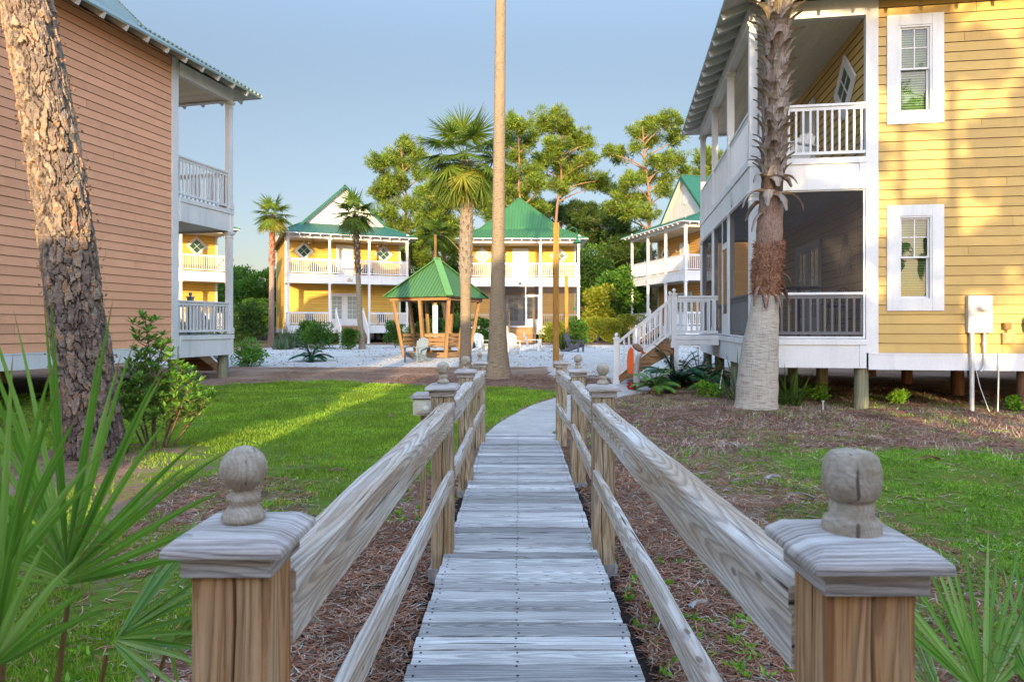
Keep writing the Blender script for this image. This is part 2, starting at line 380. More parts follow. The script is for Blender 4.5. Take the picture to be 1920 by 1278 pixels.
# bark, palms
def m_bark():
    g=N('pine_bark'); at=g.n('Attribute'); at.attribute_name='zone'; sp=g.n('SeparateColor'); g.l(at.outputs[0],sp.inputs[0])
    rnd,ed,hi=sp.outputs[0],sp.outputs[1],sp.outputs[2]
    uv=g.uv(); f=g.noise(g.mp(uv,(22,60,1)),1,6,.7); f2=g.noise(g.mp(uv,(5,9,1)),1,4,.6)
    c=g.ramp(rnd,[(0,(.11,.085,.078)),(.22,(.26,.18,.14)),(.38,(.15,.12,.115)),(.55,(.44,.34,.25)),(.70,(.46,.22,.09)),(.80,(.34,.27,.23)),(1,(.62,.48,.32))])
    c=g.mix(g.ramp(f2,[(.4,0),(.65,.6)]),c,(.34,.27,.20))
    c=g.mix(1,c,g.ramp(f,[(.25,.45),(.7,1.1)]),'MULTIPLY')
    c=g.mix(g.math('MULTIPLY',g.ramp(ed,[(.0,1),(.30,0)]),g.ramp(f2,[(.3,1),(.7,.55)])),c,(.03,.02,.016))
    zz=g.n('SeparateXYZ'); g.l(g.obj(),zz.inputs[0]); c=g.mix(1,c,g.ramp(g.math('ADD',g.math('MULTIPLY',zz.outputs[2],.2),g.math('MULTIPLY',f2,.3)),[(.15,(.55,.52,.55)),(.85,(1.08,1.05,1))]),'MULTIPLY')  # bark painted darker towards the foot, standing in for the shade there
    return g.done(c,.9,g.bump(f,.8,.012))
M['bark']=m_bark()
def m_palmtrunk(a=1,b=1,d=1):
    g=N('smooth_palm_trunk'); uv=g.uv()
    rings=g.noise(g.mp(uv,(60,3.2,1)),1,4,.6,.4); vert=g.noise(g.mp(uv,(4,75,1)),1,4,.65,.3)
    lat=g.noise(g.obj(),1.4,4,.6)
    c=g.mix(g.ramp(rings,[(.36,1),(.5,0)]),(.48,.44,.37),(.25,.215,.175))
    c=g.mix(g.math('MULTIPLY',g.ramp(vert,[(.34,1),(.48,0)]),.8),c,(.22,.19,.16))
    c=g.mix(g.ramp(lat,[(.5,0),(.68,.5)]),c,(.52,.44,.33))
    c=g.mix(1,c,(a,b,d),'MULTIPLY'); h=g.math('ADD',rings,vert); return g.done(c,.85,g.bump(h,.9,.02))
M['palmtrunk']=m_palmtrunk()
M['palmtrunk_tan']=m_palmtrunk(.66,.57,.45)
def m_fibre(name,a,b,c3):
    g=N(name); uv=g.uv(); f=g.noise(g.mp(uv,(18,30,1)),1,6,.75,.8); f2=g.noise(g.mp(uv,(6,70,1)),1,5,.7)
    c=g.ramp(f,[(.28,c3),(.5,a),(.72,b)]); c=g.mix(1,c,g.ramp(f2,[(.3,.6),(.65,1.2)]),'MULTIPLY')
    return g.done(c,.95,g.bump(g.math('ADD',f,f2),1.0,.04))
M['fibre']=m_fibre('red_palm_fibre',(.33,.18,.11),(.47,.31,.21),(.12,.06,.04))
M['fibre_tan']=m_fibre('tan_palm_fibre',(.38,.24,.18),(.52,.39,.31),(.14,.08,.055))
M['fibre_grey']=m_fibre('grey_tan_palm_fibre',(.34,.28,.21),(.48,.42,.34),(.12,.09,.065))
M['fibre_red']=m_fibre('rust_palm_fibre',(.34,.10,.035),(.48,.20,.08),(.12,.03,.012))
M['boot']=m_wood('palm_leaf_base',(.44,.39,.35),(.20,.135,.095),(.08,.055,.04),90,.6,.7,.65)
M['boot_gold']=m_wood('sunlit_leaf_base',(.46,.36,.22),(.32,.22,.12),(.12,.08,.045),90,.6,.5,.5)
M['pine_far_bark']=m_fibre('pale_pine_bark',(.34,.20,.12),(.46,.30,.20),(.13,.08,.06))
M['oakbark']=m_fibre('grey_bark',(.16,.13,.10),(.24,.20,.16),(.06,.05,.04))
M['stem']=m_flat('shrub_stem',(.14,.09,.06),.8)
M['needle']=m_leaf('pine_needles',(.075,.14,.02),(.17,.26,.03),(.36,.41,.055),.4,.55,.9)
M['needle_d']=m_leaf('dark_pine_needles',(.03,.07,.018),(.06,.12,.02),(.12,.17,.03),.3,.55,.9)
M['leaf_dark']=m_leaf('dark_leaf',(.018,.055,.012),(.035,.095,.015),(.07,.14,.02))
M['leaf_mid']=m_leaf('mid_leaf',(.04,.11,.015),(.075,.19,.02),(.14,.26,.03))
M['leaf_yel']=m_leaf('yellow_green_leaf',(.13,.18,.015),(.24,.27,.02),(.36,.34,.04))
M['leaf_shrub']=m_leaf('glossy_shrub_leaf',(.08,.21,.025),(.15,.33,.04),(.27,.44,.09),.3,.35)
M['frond']=m_leaf('palm_frond',(.07,.13,.018),(.13,.21,.025),(.23,.28,.05),.35,.45)
M['frond_d']=m_leaf('dark_palm_frond',(.035,.085,.015),(.07,.13,.018),(.13,.19,.03),.3,.45)
M['frond_y']=m_leaf('yellowing_palm_frond',(.14,.17,.02),(.26,.26,.03),(.40,.33,.05),.35,.5)
M['palmetto']=m_leaf('palmetto_leaf',(.10,.27,.03),(.19,.40,.06),(.36,.54,.17),.38,.33,2,True)
M['sago']=m_leaf('sago_frond',(.012,.075,.03),(.02,.11,.045),(.05,.17,.06),.2,.35)
M['blue_grass']=m_leaf('blue_green_grass',(.07,.12,.07),(.12,.18,.10),(.2,.25,.13))
M['blade']=m_leaf('lawn_blade',(.13,.27,.015),(.25,.42,.03),(.45,.54,.08),.42,.5,1.1)
M['weed']=m_leaf('weed_leaf',(.10,.26,.015),(.19,.40,.03),(.34,.52,.06),.3,.5,2)
M['litter']=m_leaf('pine_straw',(.12,.04,.022),(.34,.125,.06),(.56,.31,.19),.05,.9,2)
M['litter2']=m_leaf('grey_straw',(.14,.11,.09),(.40,.31,.23),(.66,.57,.46),.05,.9,2)
def m_ground():
    g=N('ground_soil'); at=g.n('Attribute'); at.attribute_name='zone'; sp=g.n('SeparateColor'); g.l(at.outputs[0],sp.inputs[0])
    o=g.obj()
    n1=g.noise(o,1.4,8,.7); n2=g.noise(o,9,6,.7); n3=g.noise(o,55,5,.75); n4=g.noise(g.mp(o,(1,1,1),(5,3,0)),.5,5,.6)
    edge=g.math('ADD',g.math('MULTIPLY',g.math('SUBTRACT',n2,.5),.9),g.math('MULTIPLY',g.math('SUBTRACT',n1,.5),.9))
    def msk(ch): return g.ramp(g.math('ADD',ch,edge),[(.42,0),(.58,1)])
    soil=g.mix(g.ramp(n2,[(.35,0),(.62,1)]),(.075,.042,.028),(.31,.165,.10))
    soil=g.mix(g.ramp(n4,[(.45,0),(.62,.8)]),soil,(.36,.25,.18))
    soil=g.mix(g.ramp(n3,[(.5,0),(.68,.7)]),soil,(.48,.38,.28))
    lawn=g.mix(g.ramp(n2,[(.3,0),(.65,1)]),(.075,.13,.015),(.16,.25,.03))
    lawn=g.mix(g.ramp(n1,[(.5,0),(.75,.5)]),lawn,(.18,.22,.04))
    sand=g.mix(g.ramp(n2,[(.35,0),(.6,1)]),(.50,.47,.43),(.66,.64,.59))
    sand=g.mix(g.ramp(n3,[(.54,0),(.64,.8)]),sand,(.16,.12,.08))
    n5=g.noise(g.mp(o,(1,1.6,1)),7,5,.8); sand=g.mix(g.ramp(n5,[(.58,0),(.64,.8)]),sand,(.20,.16,.11)); sand=g.mix(g.ramp(n4,[(.52,0),(.68,.45)]),sand,(.45,.38,.30))
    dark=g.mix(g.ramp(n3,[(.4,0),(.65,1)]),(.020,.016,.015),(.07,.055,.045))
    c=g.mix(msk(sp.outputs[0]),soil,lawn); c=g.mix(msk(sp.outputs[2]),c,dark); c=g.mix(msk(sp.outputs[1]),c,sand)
    return g.done(c,.95,g.bump(g.math('ADD',n3,n2),.8,.03),spec=.1)
M['ground']=m_ground()
def m_conc():
    g=N('exposed_concrete'); o=g.obj(); n=g.noise(o,2,6,.7); f=g.noise(o,90,3,.8)
    c=g.mix(g.ramp(n,[(.3,0),(.7,1)]),(.40,.37,.33),(.56,.53,.48)); c=g.mix(1,c,g.ramp(f,[(.3,.75),(.7,1.12)]),'MULTIPLY')
    return g.done(c,.9,g.bump(f,.5,.01))
M['concrete']=m_conc()
# ------------------------------------------------------------------ ground, path
def make_ground():
    xs=np.unique(np.round(np.concatenate([np.linspace(-110,-14,34),np.arange(-14,14,.16),np.linspace(14,110,34)]),3))
    ys=np.unique(np.round(np.concatenate([np.linspace(-60,-1,30),np.arange(-1,26,.16),np.arange(26,50,.6),np.linspace(50,320,40)]),3))
    X,Y=np.meshgrid(xs,ys); Z=G(X,Y); near=(Y<27)&(np.abs(X)<14)
    Z=Z+np.where(near,(fbm(X*2.2,Y*2.2,3)-.47)*.035,0)
    lawn=np.zeros_like(X); sand=np.zeros_like(X); dark=np.zeros_like(X)
    sm=lambda a,b,t: np.clip((t-a)/(b-a),0,1)
    # left lawn between the boardwalk strip, the mulch bed and the pine
    pathl=np.interp(Y,[9.5,11.7,13.1,14.3,15.5,30],[-.4,-.05,.35,.85,1.8,3.0])
    lim=np.interp(Y,[0,4,6,8.5,9.6],[-1.9,-1.45,-1.0,-.65,-.4])
    bx=np.where(Y<9.6,lim,pathl)
    far=np.interp(X,[-12,-8,-5,0,3],[15.0,16.5,18.3,16.6,15.0])
    l=sm(.15,-.35,X-bx)*sm(.3,-.6,Y-far)*sm(-13.5,-12.5,X)
    l*=1-.9*np.exp(-(((X+5.0)/1.35)**2+((Y-7.6)/1.5)**2))
    l*=1-.7*np.exp(-(((X+2.9)/1.2)**2+((Y-5.6)/1.6)**2))
    lawn=np.maximum(lawn,l*.86)
    # right patchy lawn
    r=sm(1.15,1.7,X)*sm(9.7,8.6,Y+.05*X)*sm(1.0,2.5,Y)
    lawn=np.maximum(lawn,r*(.40+.28*sm(1.8,3.6,X)))
    lawn=np.maximum(lawn,.38*sm(9.9,9.2,Y)*sm(1.0,2.0,X))
    # sand court
    sa=sm(22.4,24.0,Y+.0*X)*sm(43.5,41.5,Y)*sm(-14.5,-12.5,X)*sm(12.5,10.5,X)
    sa=np.maximum(sa,sm(18.3,19.4,Y)*sm(26,25,Y)*sm(.7,1.6,X)*sm(6.5,5.0,X))
    sa=np.maximum(sa,.0)
    sand=np.maximum(sand,sa)
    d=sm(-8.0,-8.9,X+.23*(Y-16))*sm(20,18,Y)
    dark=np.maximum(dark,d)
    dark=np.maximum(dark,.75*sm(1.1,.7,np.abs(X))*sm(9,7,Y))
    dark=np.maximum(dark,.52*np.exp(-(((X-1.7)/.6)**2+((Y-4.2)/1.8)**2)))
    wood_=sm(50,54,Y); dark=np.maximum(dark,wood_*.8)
    C=np.stack([lawn,sand,dark,np.ones_like(lawn)],-1).reshape(-1,4)
    V=np.stack([X,Y,Z],-1).reshape(-1,3); nx=len(xs); ny=len(ys)
    i=np.arange(nx-1)[None,:]+nx*np.arange(ny-1)[:,None]; i=i.ravel()
    F=np.stack([i,i+1,i+nx+1,i+nx],-1)
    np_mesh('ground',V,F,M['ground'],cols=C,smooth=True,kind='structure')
    return lawn,xs,ys
LAWN,GX,GY=make_ground()
def lawn_at(x,y):
    ix=np.clip(np.searchsorted(GX,x)-1,0,len(GX)-2); iy=np.clip(np.searchsorted(GY,y)-1,0,len(GY)-2)
    return LAWN[iy,ix]
LPX=[(-.40,9.42),(-.36,9.9),(-.24,10.7),(0,11.7),(.40,13.1),(.95,14.3),(1.7,15.6),(2.5,16.9),(2.7,18.8)]
RPX=[(.63,9.42),(.72,10.1),(.9,11.0),(1.18,12.0),(1.55,13.0),(2.0,14.0),(2.6,15.0),(3.6,16.2),(4.1,18.8)]
def make_path():
    mb=MB(); n=8
    for k in range(n):
        p0,p1=LPX[k],LPX[k+1]; q0,q1=RPX[k],RPX[k+1]
        def e(a,b,t): return (a[0]+(b[0]-a[0])*t,a[1]+(b[1]-a[1])*t)
        a,b,c,d=e(p0,p1,.012),e(q0,q1,.012),e(q0,q1,.988),e(p0,p1,.988)
        T=[(x,y,gz(x,y)+.035) for x,y in (a,b,c,d)]; B=[(x,y,z-.15) for x,y,z in T]
        mb.add(T+B,[(0,1,2,3),(0,4,5,1),(1,5,6,2),(2,6,7,3),(3,7,4,0)])
    mb.build('path',M['concrete'],kind='structure')
make_path()

# ------------------------------------------------------------------ boardwalk
def deckz(y): return .144-.0088*(y-2.785)
def make_boardwalk():
    t=empty('boardwalk',(0,4,0),0,'narrow weathered plank boardwalk running ahead between the two wooden railings','boardwalk')
    t.location=(0,0,0)
    mb=MB(); nl=MB(); y=.35; k=0
    while y<9.50:
        w_=.126+random.uniform(-.003,.003); yc=y+w_/2; z=deckz(yc)+random.uniform(-.0025,.0025)
        xl=np.interp(yc,[0,2.785,4.5,9.56],[-.46,-.442,-.43,-.385])+random.uniform(-.008,.006)
        xr=np.interp(yc,[0,2.785,4.5,9.56],[.52,.548,.56,.612])+random.uniform(-.008,.008)
        # slightly cupped board, cut into lengthwise segments with worn edges
        ns=10; sec=[(-w_/2,-.032),(-w_/2,-.004),(-w_/2+.006,0),(0,-.002),(w_/2-.006,0),(w_/2,-.004),(w_/2,-.032)]
        V=[];U=[];ou=random.uniform(0,60);ov=random.uniform(0,60)
        tw=random.uniform(-.004,.004); ph=random.uniform(0,6)
        for i in range(ns+1):
            x=xl+(xr-xl)*i/ns; bow=.0018*math.sin(i*.7+ph)
            for j,(dy,dz) in enumerate(sec):
                V.append((x,yc+dy+bow,z+dz+tw*dy/w_+.0008*math.sin(i*1.9+j+ph)))
        m_=len(sec); F=[];UU=[]
        for i in range(ns):
            for j in range(m_-1):
                f=(i*m_+j,(i+1)*m_+j,(i+1)*m_+j+1,i*m_+j+1); F.append(f)
                UU.append([(V[q][0]+ou,V[q][1]-yc+ov) for q in f])
        F.append(tuple(range(m_))); UU.append([(V[q][1]+ou,V[q][2]+ov) for q in range(m_)])
        F.append(tuple(reversed([ns*m_+j for j in range(m_)]))); UU.append([(V[ns*m_+j][1]+ou,V[ns*m_+j][2]+ov) for j in reversed(range(m_))])
        mb.add(V,F,UU,0)
        for fx in (xl+.035,xl+.47*(xr-xl),xr-.035):
            for dy in (-.04,.04):
                px=fx+random.uniform(-.006,.006); py=yc+dy+random.uniform(-.005,.005)
                nl.lathe((px,py,z),[(.0058,.0012),(.0058,.0022),(0.0001,.0028)],6)
        y+=w_+random.uniform(.006,.016); k+=1
    mb.build('deck',M['deckwood'],t); nl.build('nails',M['nail'],t)
    for x in (-.36,.08,.52):
        j=MB(); j.beam((x-.03,.4,deckz(.4)-.12),(x+.03,9.45,deckz(9.45)-.12),.04,.15); j.build('joist',M['postwood2'],t)
make_boardwalk()

def cap_finial(post,x,y,ztop,kind,capmat,sz=1.0):
    """moulded cap over the post and its turned finial"""
    h=.066*sz
    mb=MB(); a=.083
    # lower trim boards
    mb.obox((x,y,ztop-.020),(a,0,0),(0,a,0),(0,0,.020),0,0)
    cap=mb
    o1=cap.build('cap_trim',capmat,post,bevel=.003)
    c=MB(); b=.108
    prof=[(b,0),(b,.016),(b-.022,.034),(b-.060,.040),(.0,.041)]
    V=[];F=[];UU=[]
    for r,z in prof[:-1]:
        for sx,sy in ((-1,-1),(1,-1),(1,1),(-1,1)): V.append((x+sx*r,y+sy*r,ztop+z))
    o=(random.uniform(0,50),random.uniform(0,50))
    for i in range(3):
        for k in range(4):
            f=(i*4+k,i*4+(k+1)%4,(i+1)*4+(k+1)%4,(i+1)*4+k); F.append(f)
    F.append((12,13,14,15)); F.append((3,2,1,0))
    for f in F: UU.append([(V[q][0]-x+o[0],V[q][1]-y+(V[q][2]-ztop)*.9+o[1]) for q in f])
    c.add(V,F,UU); c.build('post_cap',capmat,post,bevel=.004)
    f=MB(); z0=ztop+.040
    if kind=='ball': pr=[(.034,0),(.040,.006),(.040,.014),(.030,.026),(.024,.034),(.031,.042),(.031,.050),(.022,.056),(.020,.060)]
    if kind=='ball':
        r=.0435; zc=.060+.040
        pr+= [(r*math.cos(t),zc+r*math.sin(t)) for t in np.linspace(-1.08,1.57,13)]
    elif kind=='barrel':
        pr=[(.046,0),(.0465,.016),(.043,.021),(.037,.024),(.035,.030),(.035,.048),(.033,.052),(.039,.056),(.0445,.066),(.0465,.085),(.0455,.108),(.041,.124),(.032,.132),(.016,.1355),(.0001,.136)]
    elif kind=='broken':
        pr=[(.032,0),(.034,.010),(.024,.02),(.022,.03),(.030,.045),(.042,.06),(.045,.085),(.040,.108),(.026,.122),(.0001,.126)]
    elif kind=='small':
        r=.034; pr=[(.032,0),(.034,.012),(.024,.022),(.018,.030),(.027,.038),(.027,.044),(.017,.05)]+[(r*math.cos(t),.080+r*math.sin(t)) for t in np.linspace(-1.05,1.57,12)]
    f.lathe((x,y,z0),[(r*sz,z*sz) for r,z in pr],28)
    f.build('finial',M['finial'],post)

LP=[(-.515,1.31,.455),(-.452,4.47,.462),(-.446,6.61,.505),(-.418,8.87,.545)]
RP=[(.572,1.150,.425),(.6055,4.55,.475),(.674,6.97,.522),(.651,9.03,.556)]
def make_railing(pts,side,label,kinds,mats):
    t=empty('boardwalk_railing',(pts[0][0],pts[0][1],0),0,label,'railing'); t.location=(0,0,0)
    hs=.070
    for i,(x,y,d) in enumerate(pts):
        zt=EYE-d+.04; zb=min(gz(x,y),deckz(y)-.05)-.25
        mb=MB(); n=12; V=[];F=[];UU=[]
        # post with small chamfers and a drying check running down the front
        c=.008; sec=[(-hs+c,-hs),(-.004,-hs),(.0,-hs+.014),(.004,-hs),(hs-c,-hs),(hs,-hs+c),(hs,-.006),(hs-.010,0),(hs,.005),(hs,hs-c),(hs-c,hs),(-hs+c,hs),(-hs,hs-c),(-hs,-hs+c)]
        if side<0: sec=[(-a,b) for a,b in reversed(sec)]
        off=random.uniform(-.02,.02); per=[0]
        for k in range(len(sec)): a=sec[k]; b=sec[(k+1)%len(sec)]; per.append(per[-1]+math.hypot(a[0]-b[0],a[1]-b[1]))
        ou=random.uniform(0,50); m_=len(sec)
        for j in range(n+1):
            z=zb+(zt+.005-zb)*j/n
            for k,(a,b) in enumerate(sec):
                dx=off+.006*math.sin(j*1.1+x*9) if abs(a)<.012 and b<0 else 0
                V.append((x+a+dx,y+b,z))
        for j in range(n):
            for k in range(m_):
                k2=(k+1)%m_; F.append((j*m_+k,j*m_+k2,(j+1)*m_+k2,(j+1)*m_+k))
                z0,z1=V[j*m_][2],V[(j+1)*m_][2]
                UU.append([(z0+ou,per[k]),(z0+ou,per[k+1]),(z1+ou,per[k+1]),(z1+ou,per[k])])
        mb.add(V,F,UU)
        p=mb.build('post',mats[i],t)
        cap_finial(p,x,y,zt,kinds[i],M['capwood'],1.0)
        if i in (1,2):
            fb=MB(); fb.box(x-.085,x+.085,y-.085,y+.085,gz(x,y)-.15,deckz(y)-.10); fb.build('footing',M['greywood'],p)
    inner=-side
    for i in range(3):
        (x0,y0,d0),(x1,y1,d1)=pts[i],pts[i+1]
        o=.035*inner
        for (dz,w_,h_,name,ww) in ((.515,.092,.042,'top_rail',0),(.590,.040,.105,'rail_board',.018),(.985,.042,.092,'lower_rail',.020)):
            mb=MB(); ns=14; V=[];F=[];UU=[]; ou=random.uniform(0,50); ov=random.uniform(0,50)
            A=Vector((x0+o+ww*inner,y0+hs-.005,EYE-dz-(d0-.455)));B=Vector((x1+o+ww*inner,y1-hs+.005,EYE-dz-(d1-.455)))
            if name=='lower_rail': A.z=EYE-.955-(d0-.455)-.02; B.z=EYE-.955-(d1-.455)-.02
            c=.006; sec=[(-w_/2,-h_/2),(w_/2,-h_/2),(w_/2,h_/2-c),(w_/2-c,h_/2),(-w_/2+c,h_/2),(-w_/2,h_/2-c)]; m_=6
            L=(B-A).length; ph=random.uniform(0,6)
            for j in range(ns+1):
                q=A.lerp(B,j/ns); sag=-.006*math.sin(math.pi*j/ns)+.0025*math.sin(j*1.3+ph)
                for a,b in sec: V.append((q.x+a+.0015*math.sin(j*2.1+a*80),q.y,q.z+b+sag+(.0015*math.sin(j*2.7+a*50) if b>0 else 0)))
            pr=[0,w_,w_+h_-c,w_+h_,2*w_+h_-2*c,2*w_+h_,2*w_+2*h_]
            for j in range(ns):
                for k in range(m_):
                    k2=(k+1)%m_; F.append((j*m_+k,j*m_+k2,(j+1)*m_+k2,(j+1)*m_+k))
                    u0,u1=L*j/ns+ou,L*(j+1)/ns+ou; v0,v1=pr[k]+ov,pr[k+1]+ov
                    UU.append([(u0,v0),(u0,v1),(u1,v1),(u1,v0)])
            F.append(tuple(reversed(range(6)))); F.append(tuple(ns*m_+k for k in range(6)))
            for f in F[-2:]: UU.append([(V[q][0]+ou,V[q][2]+ov) for q in f])
            mb.add(V,F,UU); mb.build(name,M['railwood'],t)
    return t
make_railing(LP,-1,'weathered wooden railing along the left edge of the boardwalk beside the lawn',['ball','ball','broken','small'],[M['postwood'],M['postwood2'],M['postwood2'],M['postwood2']])
make_railing(RP,1,'weathered wooden railing along the right edge of the boardwalk beside the pine straw',['barrel','ball','ball','small'],[M['postwood'],M['postwood2'],M['postwood2'],M['postwood2']])

def make_postbox():
    Y=5.3; c=P(794,758,Y); x,z=c.x,c.z
    t=empty('carved_box',(x,Y,z),0,'small cream box with moulded side panel and grey lid outside the left railing','box'); t.location=(0,0,0)
    mb=MB(); mb.obox((x,Y,z-.01),(.068,0,0),(0,.10,0),(0,0,.062),0,0); mb.obox((x,Y-.105,z-.012),(.050,0,0),(0,.006,0),(0,0,.046)); mb.obox((x,Y-.113,z-.012),(.036,0,0),(0,.004,0),(0,0,.032))
    mb.lathe((x+.035,Y-.112,z-.02),[(.026,-.03),(.034,0),(.02,.03)],10)
    mb.build('body',M['cream'],t,bevel=.003)
    m2=MB(); m2.obox((x,Y,z+.066),(.088,0,0),(0,.12,0),(0,0,.009),0,0); m2.obox((x,Y,z+.082),(.070,0,0),(0,.10,0),(0,0,.008),0,0); m2.build('lid',M['capwood'],t,bevel=.004)
    m3=MB(); m3.box(x-.02,x+.02,Y-.02,Y+.02,gz(x,Y)-.1,z-.07); m3.build('stake',M['postwood2'],t)
make_postbox()

# ------------------------------------------------------------------ houses
def holed_wall(mb,A,ux,un,L,z0,z1,holes,course=.177,m=0,mj=1):
    """lap siding on a vertical wall: A origin (x,y), ux direction, un outward normal; holes (u0,u1,z0,z1)"""
    A=Vector((A[0],A[1],0)); ux=Vector((*ux,0)); un=Vector((*un,0)); n=int(math.ceil((z1-z0)/course))
    flip=ux.cross(un).z>0
    def q(u0,u1,za,zb,oa,ob,mm,ov):
        p=[A+ux*u0+un*oa+Vector((0,0,za)),A+ux*u1+un*oa+Vector((0,0,za)),A+ux*u1+un*ob+Vector((0,0,zb)),A+ux*u0+un*ob+Vector((0,0,zb))]
        uv=[(u0+ov,za),(u1+ov,za),(u1+ov,zb),(u0+ov,zb)]
        if flip: p.reverse(); uv.reverse()
        mb.add(p,[(0,1,2,3)],[uv],mm)
    for i in range(n):
        a=z0+i*course; b=min(a+course,z1); ov=random.uniform(0,40)
        cuts=sorted({a,b}|{h for H in holes for h in (H[2],H[3]) if a<h<b})
        joint=random.uniform(.2,.8)*L
        for za,zb in zip(cuts,cuts[1:]):
            us=[0,L]; blk=sorted([(H[0],H[1]) for H in holes if H[2]<=za+1e-6 and H[3]>=zb-1e-6])
            segs=[];u=0
            for h0,h1 in blk: segs.append((u,h0)); u=h1
            segs.append((u,L))
            for u0,u1 in segs:
                if u1-u0<.01: continue
                j0=.0085
                parts=[(u0,u1)]
                if u0+.3<joint<u1-.3: parts=[(u0,joint-.003),(joint+.003,u1)]
                for a0,a1 in parts:
                    lo=max(za,a+j0)
                    if lo<zb:
                        oa=.016*(1-(lo-a)/course)+.002; ob=.016*(1-(zb-a)/course)+.002
                        q(a0,a1,lo,zb,oa,ob,m,ov)
                if za==a: q(u0,u1,a-.001,a+j0+.001,-.004,-.004,mj,0); q(u0,u1,a+j0,a+j0+.0001,-.004,.018,mj,0)
                for a0,a1 in zip(parts,parts[1:]): q(a0[1],a1[0],za,zb,0.0,0.0,mj,0)

def railing_mb(mb,p,q,zf,h=1.0,mid=False):
    """baluster rail between two plan points at floor height zf"""
    p=Vector((p[0],p[1],0));q=Vector((q[0],q[1],0));d=(q-p);L=d.length;d.normalize();s=Vector((-d.y,d.x,0))
    def bx(a,b,w_,z0,z1): mb.obox((p+d*(a+b)/2)+Vector((0,0,(z0+z1)/2)),d*(b-a)/2,s*w_/2,Vector((0,0,(z1-z0)/2)))
    bx(0,L,.085,zf+h-.045,zf+h); bx(0,L,.038,zf+h-.115,zf+h-.048); bx(0,L,.042,zf+.06,zf+.115)
    n=max(2,int(L/.125)); 
    for i in range(n):
        u=L*(i+.5)/n; bx(u-.019,u+.019,.034,zf+.113,zf+h-.06)
def make_rail(parent,p,q,zf,h=1.0,mat='white',name='balcony_rail'):
    mb=MB(); railing_mb(mb,p,q,zf,h); return mb.build(name,M[mat],parent)
def column(parent,x,y,z0,z1,mat='white',w_=.145):
    mb=MB(); h=w_/2
    mb.box(x-h,x+h,y-h,y+h,z0,z1)
    for zz0,zz1,e in ((z0,z0+.16,.022),(z0+.16,z0+.185,.010),(z1-.05,z1,.045),(z1-.085,z1-.05,.028),(z1-.17,z1-.145,.014)):
        mb.box(x-h-e,x+h+e,y-h-e,y+h+e,zz0+.001,zz1-.001)
    return mb.build('column',M[mat],parent,bevel=.004)
def frame_rect(mb,A,ux,un,u0,u1,z0,z1,t,d0,d1,m=0,head=None):
    """four trim boards round an opening (outer rectangle given)"""
    A=Vector((*A,0));ux=Vector((*ux,0));un=Vector((*un,0))
    def b(a0,a1,c0,c1): mb.obox(A+ux*(a0+a1)/2+un*(d0+d1)/2+Vector((0,0,(c0+c1)/2)),ux*(a1-a0)/2,un*(d1-d0)/2,Vector((0,0,(c1-c0)/2)),m)
    hd=head or t
    b(u0,u0+t,z0,z1);b(u1-t,u1,z0,z1);b(u0+t+.001,u1-t-.001,z1-hd,z1);b(u0+t+.001,u1-t-.001,z0,z0+t)
def window(parent,A,ux,un,u0,u1,z0,z1,t=.2,grid=True,blind=True):
    """double-hung window; outer trim rectangle"""
    mb=MB(); frame_rect(mb,A,ux,un,u0,u1,z0,z1,t,.0,.036)
    wo=mb.build('window',M['white'],parent,bevel=.003)
    i0,i1,j0,j1=u0+t,u1-t,z0+t,z1-t
    s=MB(); frame_rect(s,A,ux,un,i0+.002,i1-.002,j0+.002,j1-.002,.03,-.10,.024); s.build('frame',M['white'],wo)
    a0,a1,b0,b1=i0+.032,i1-.032,j0+.032,j1-.032; mz=(b0+b1)/2
    s=MB(); frame_rect(s,A,ux,un,a0,a1,mz,b1,.032,-.045,-.012); frame_rect(s,A,ux,un,a0,a1,b0,mz+.035,.036,-.085,-.052)
    Av=Vector((*A,0));u_=Vector((*ux,0));n_=Vector((*un,0))
    if grid:
        s.obox(Av+u_*(a0+a1)/2-n_*.028+Vector((0,0,(mz+b1)/2)),u_*.009,n_*.008,Vector((0,0,(b1-mz)/2-.03)))
        s.obox(Av+u_*(a0+a1)/2-n_*.028+Vector((0,0,mz+(b1-mz)*.52)),u_*((a1-a0)/2-.03),n_*.0075,Vector((0,0,.009)))
    s.build('sash',M['white'],wo)
    g=MB()
    def pane(c0,c1,d): 
        p=[Av+u_*(a0+.02)+n_*d+Vector((0,0,c0)),Av+u_*(a1-.02)+n_*d+Vector((0,0,c0)),Av+u_*(a1-.02)+n_*d+Vector((0,0,c1)),Av+u_*(a0+.02)+n_*d+Vector((0,0,c1))]
        return p
    g.add(pane(mz+.01,b1-.01,-.030),[(0,1,2,3)]); g.add(pane(b0+.01,mz+.01,-.070),[(0,1,2,3)]); g.build('pane',M['glass'],wo)
    if blind:
        bl=MB(); nb=int((b1-b0)/.045)
        for k in range(nb):
            z=b0+(b1-b0)*(k+.5)/nb
            bl.obox(Av+u_*(a0+a1)/2-n_*.125+Vector((0,0,z)),u_*((a1-a0)/2-.006),n_*.012-Vector((0,0,.0185)),Vector((0,0,.001))+n_*.0006)
        bl.build('blind',M['blindslat'],wo)
    bk=MB(); bk.obox(Av+u_*(i0+i1)/2-n_*.22+Vector((0,0,(j0+j1)/2)),u_*((i1-i0)/2+.05),n_*.01,Vector((0,0,(j1-j0)/2+.05))); bk.build('interior_shade',M['dark'],wo)
    return wo
M['blindslat']=m_flat('blind_slat',(.26,.32,.15),.6)
M['pane_green']=m_flat('green_glass',(.02,.07,.04),.12,0,.6)
M['pane_sky']=m_flat('pale_glass',(.30,.34,.30),.15,0,.6)
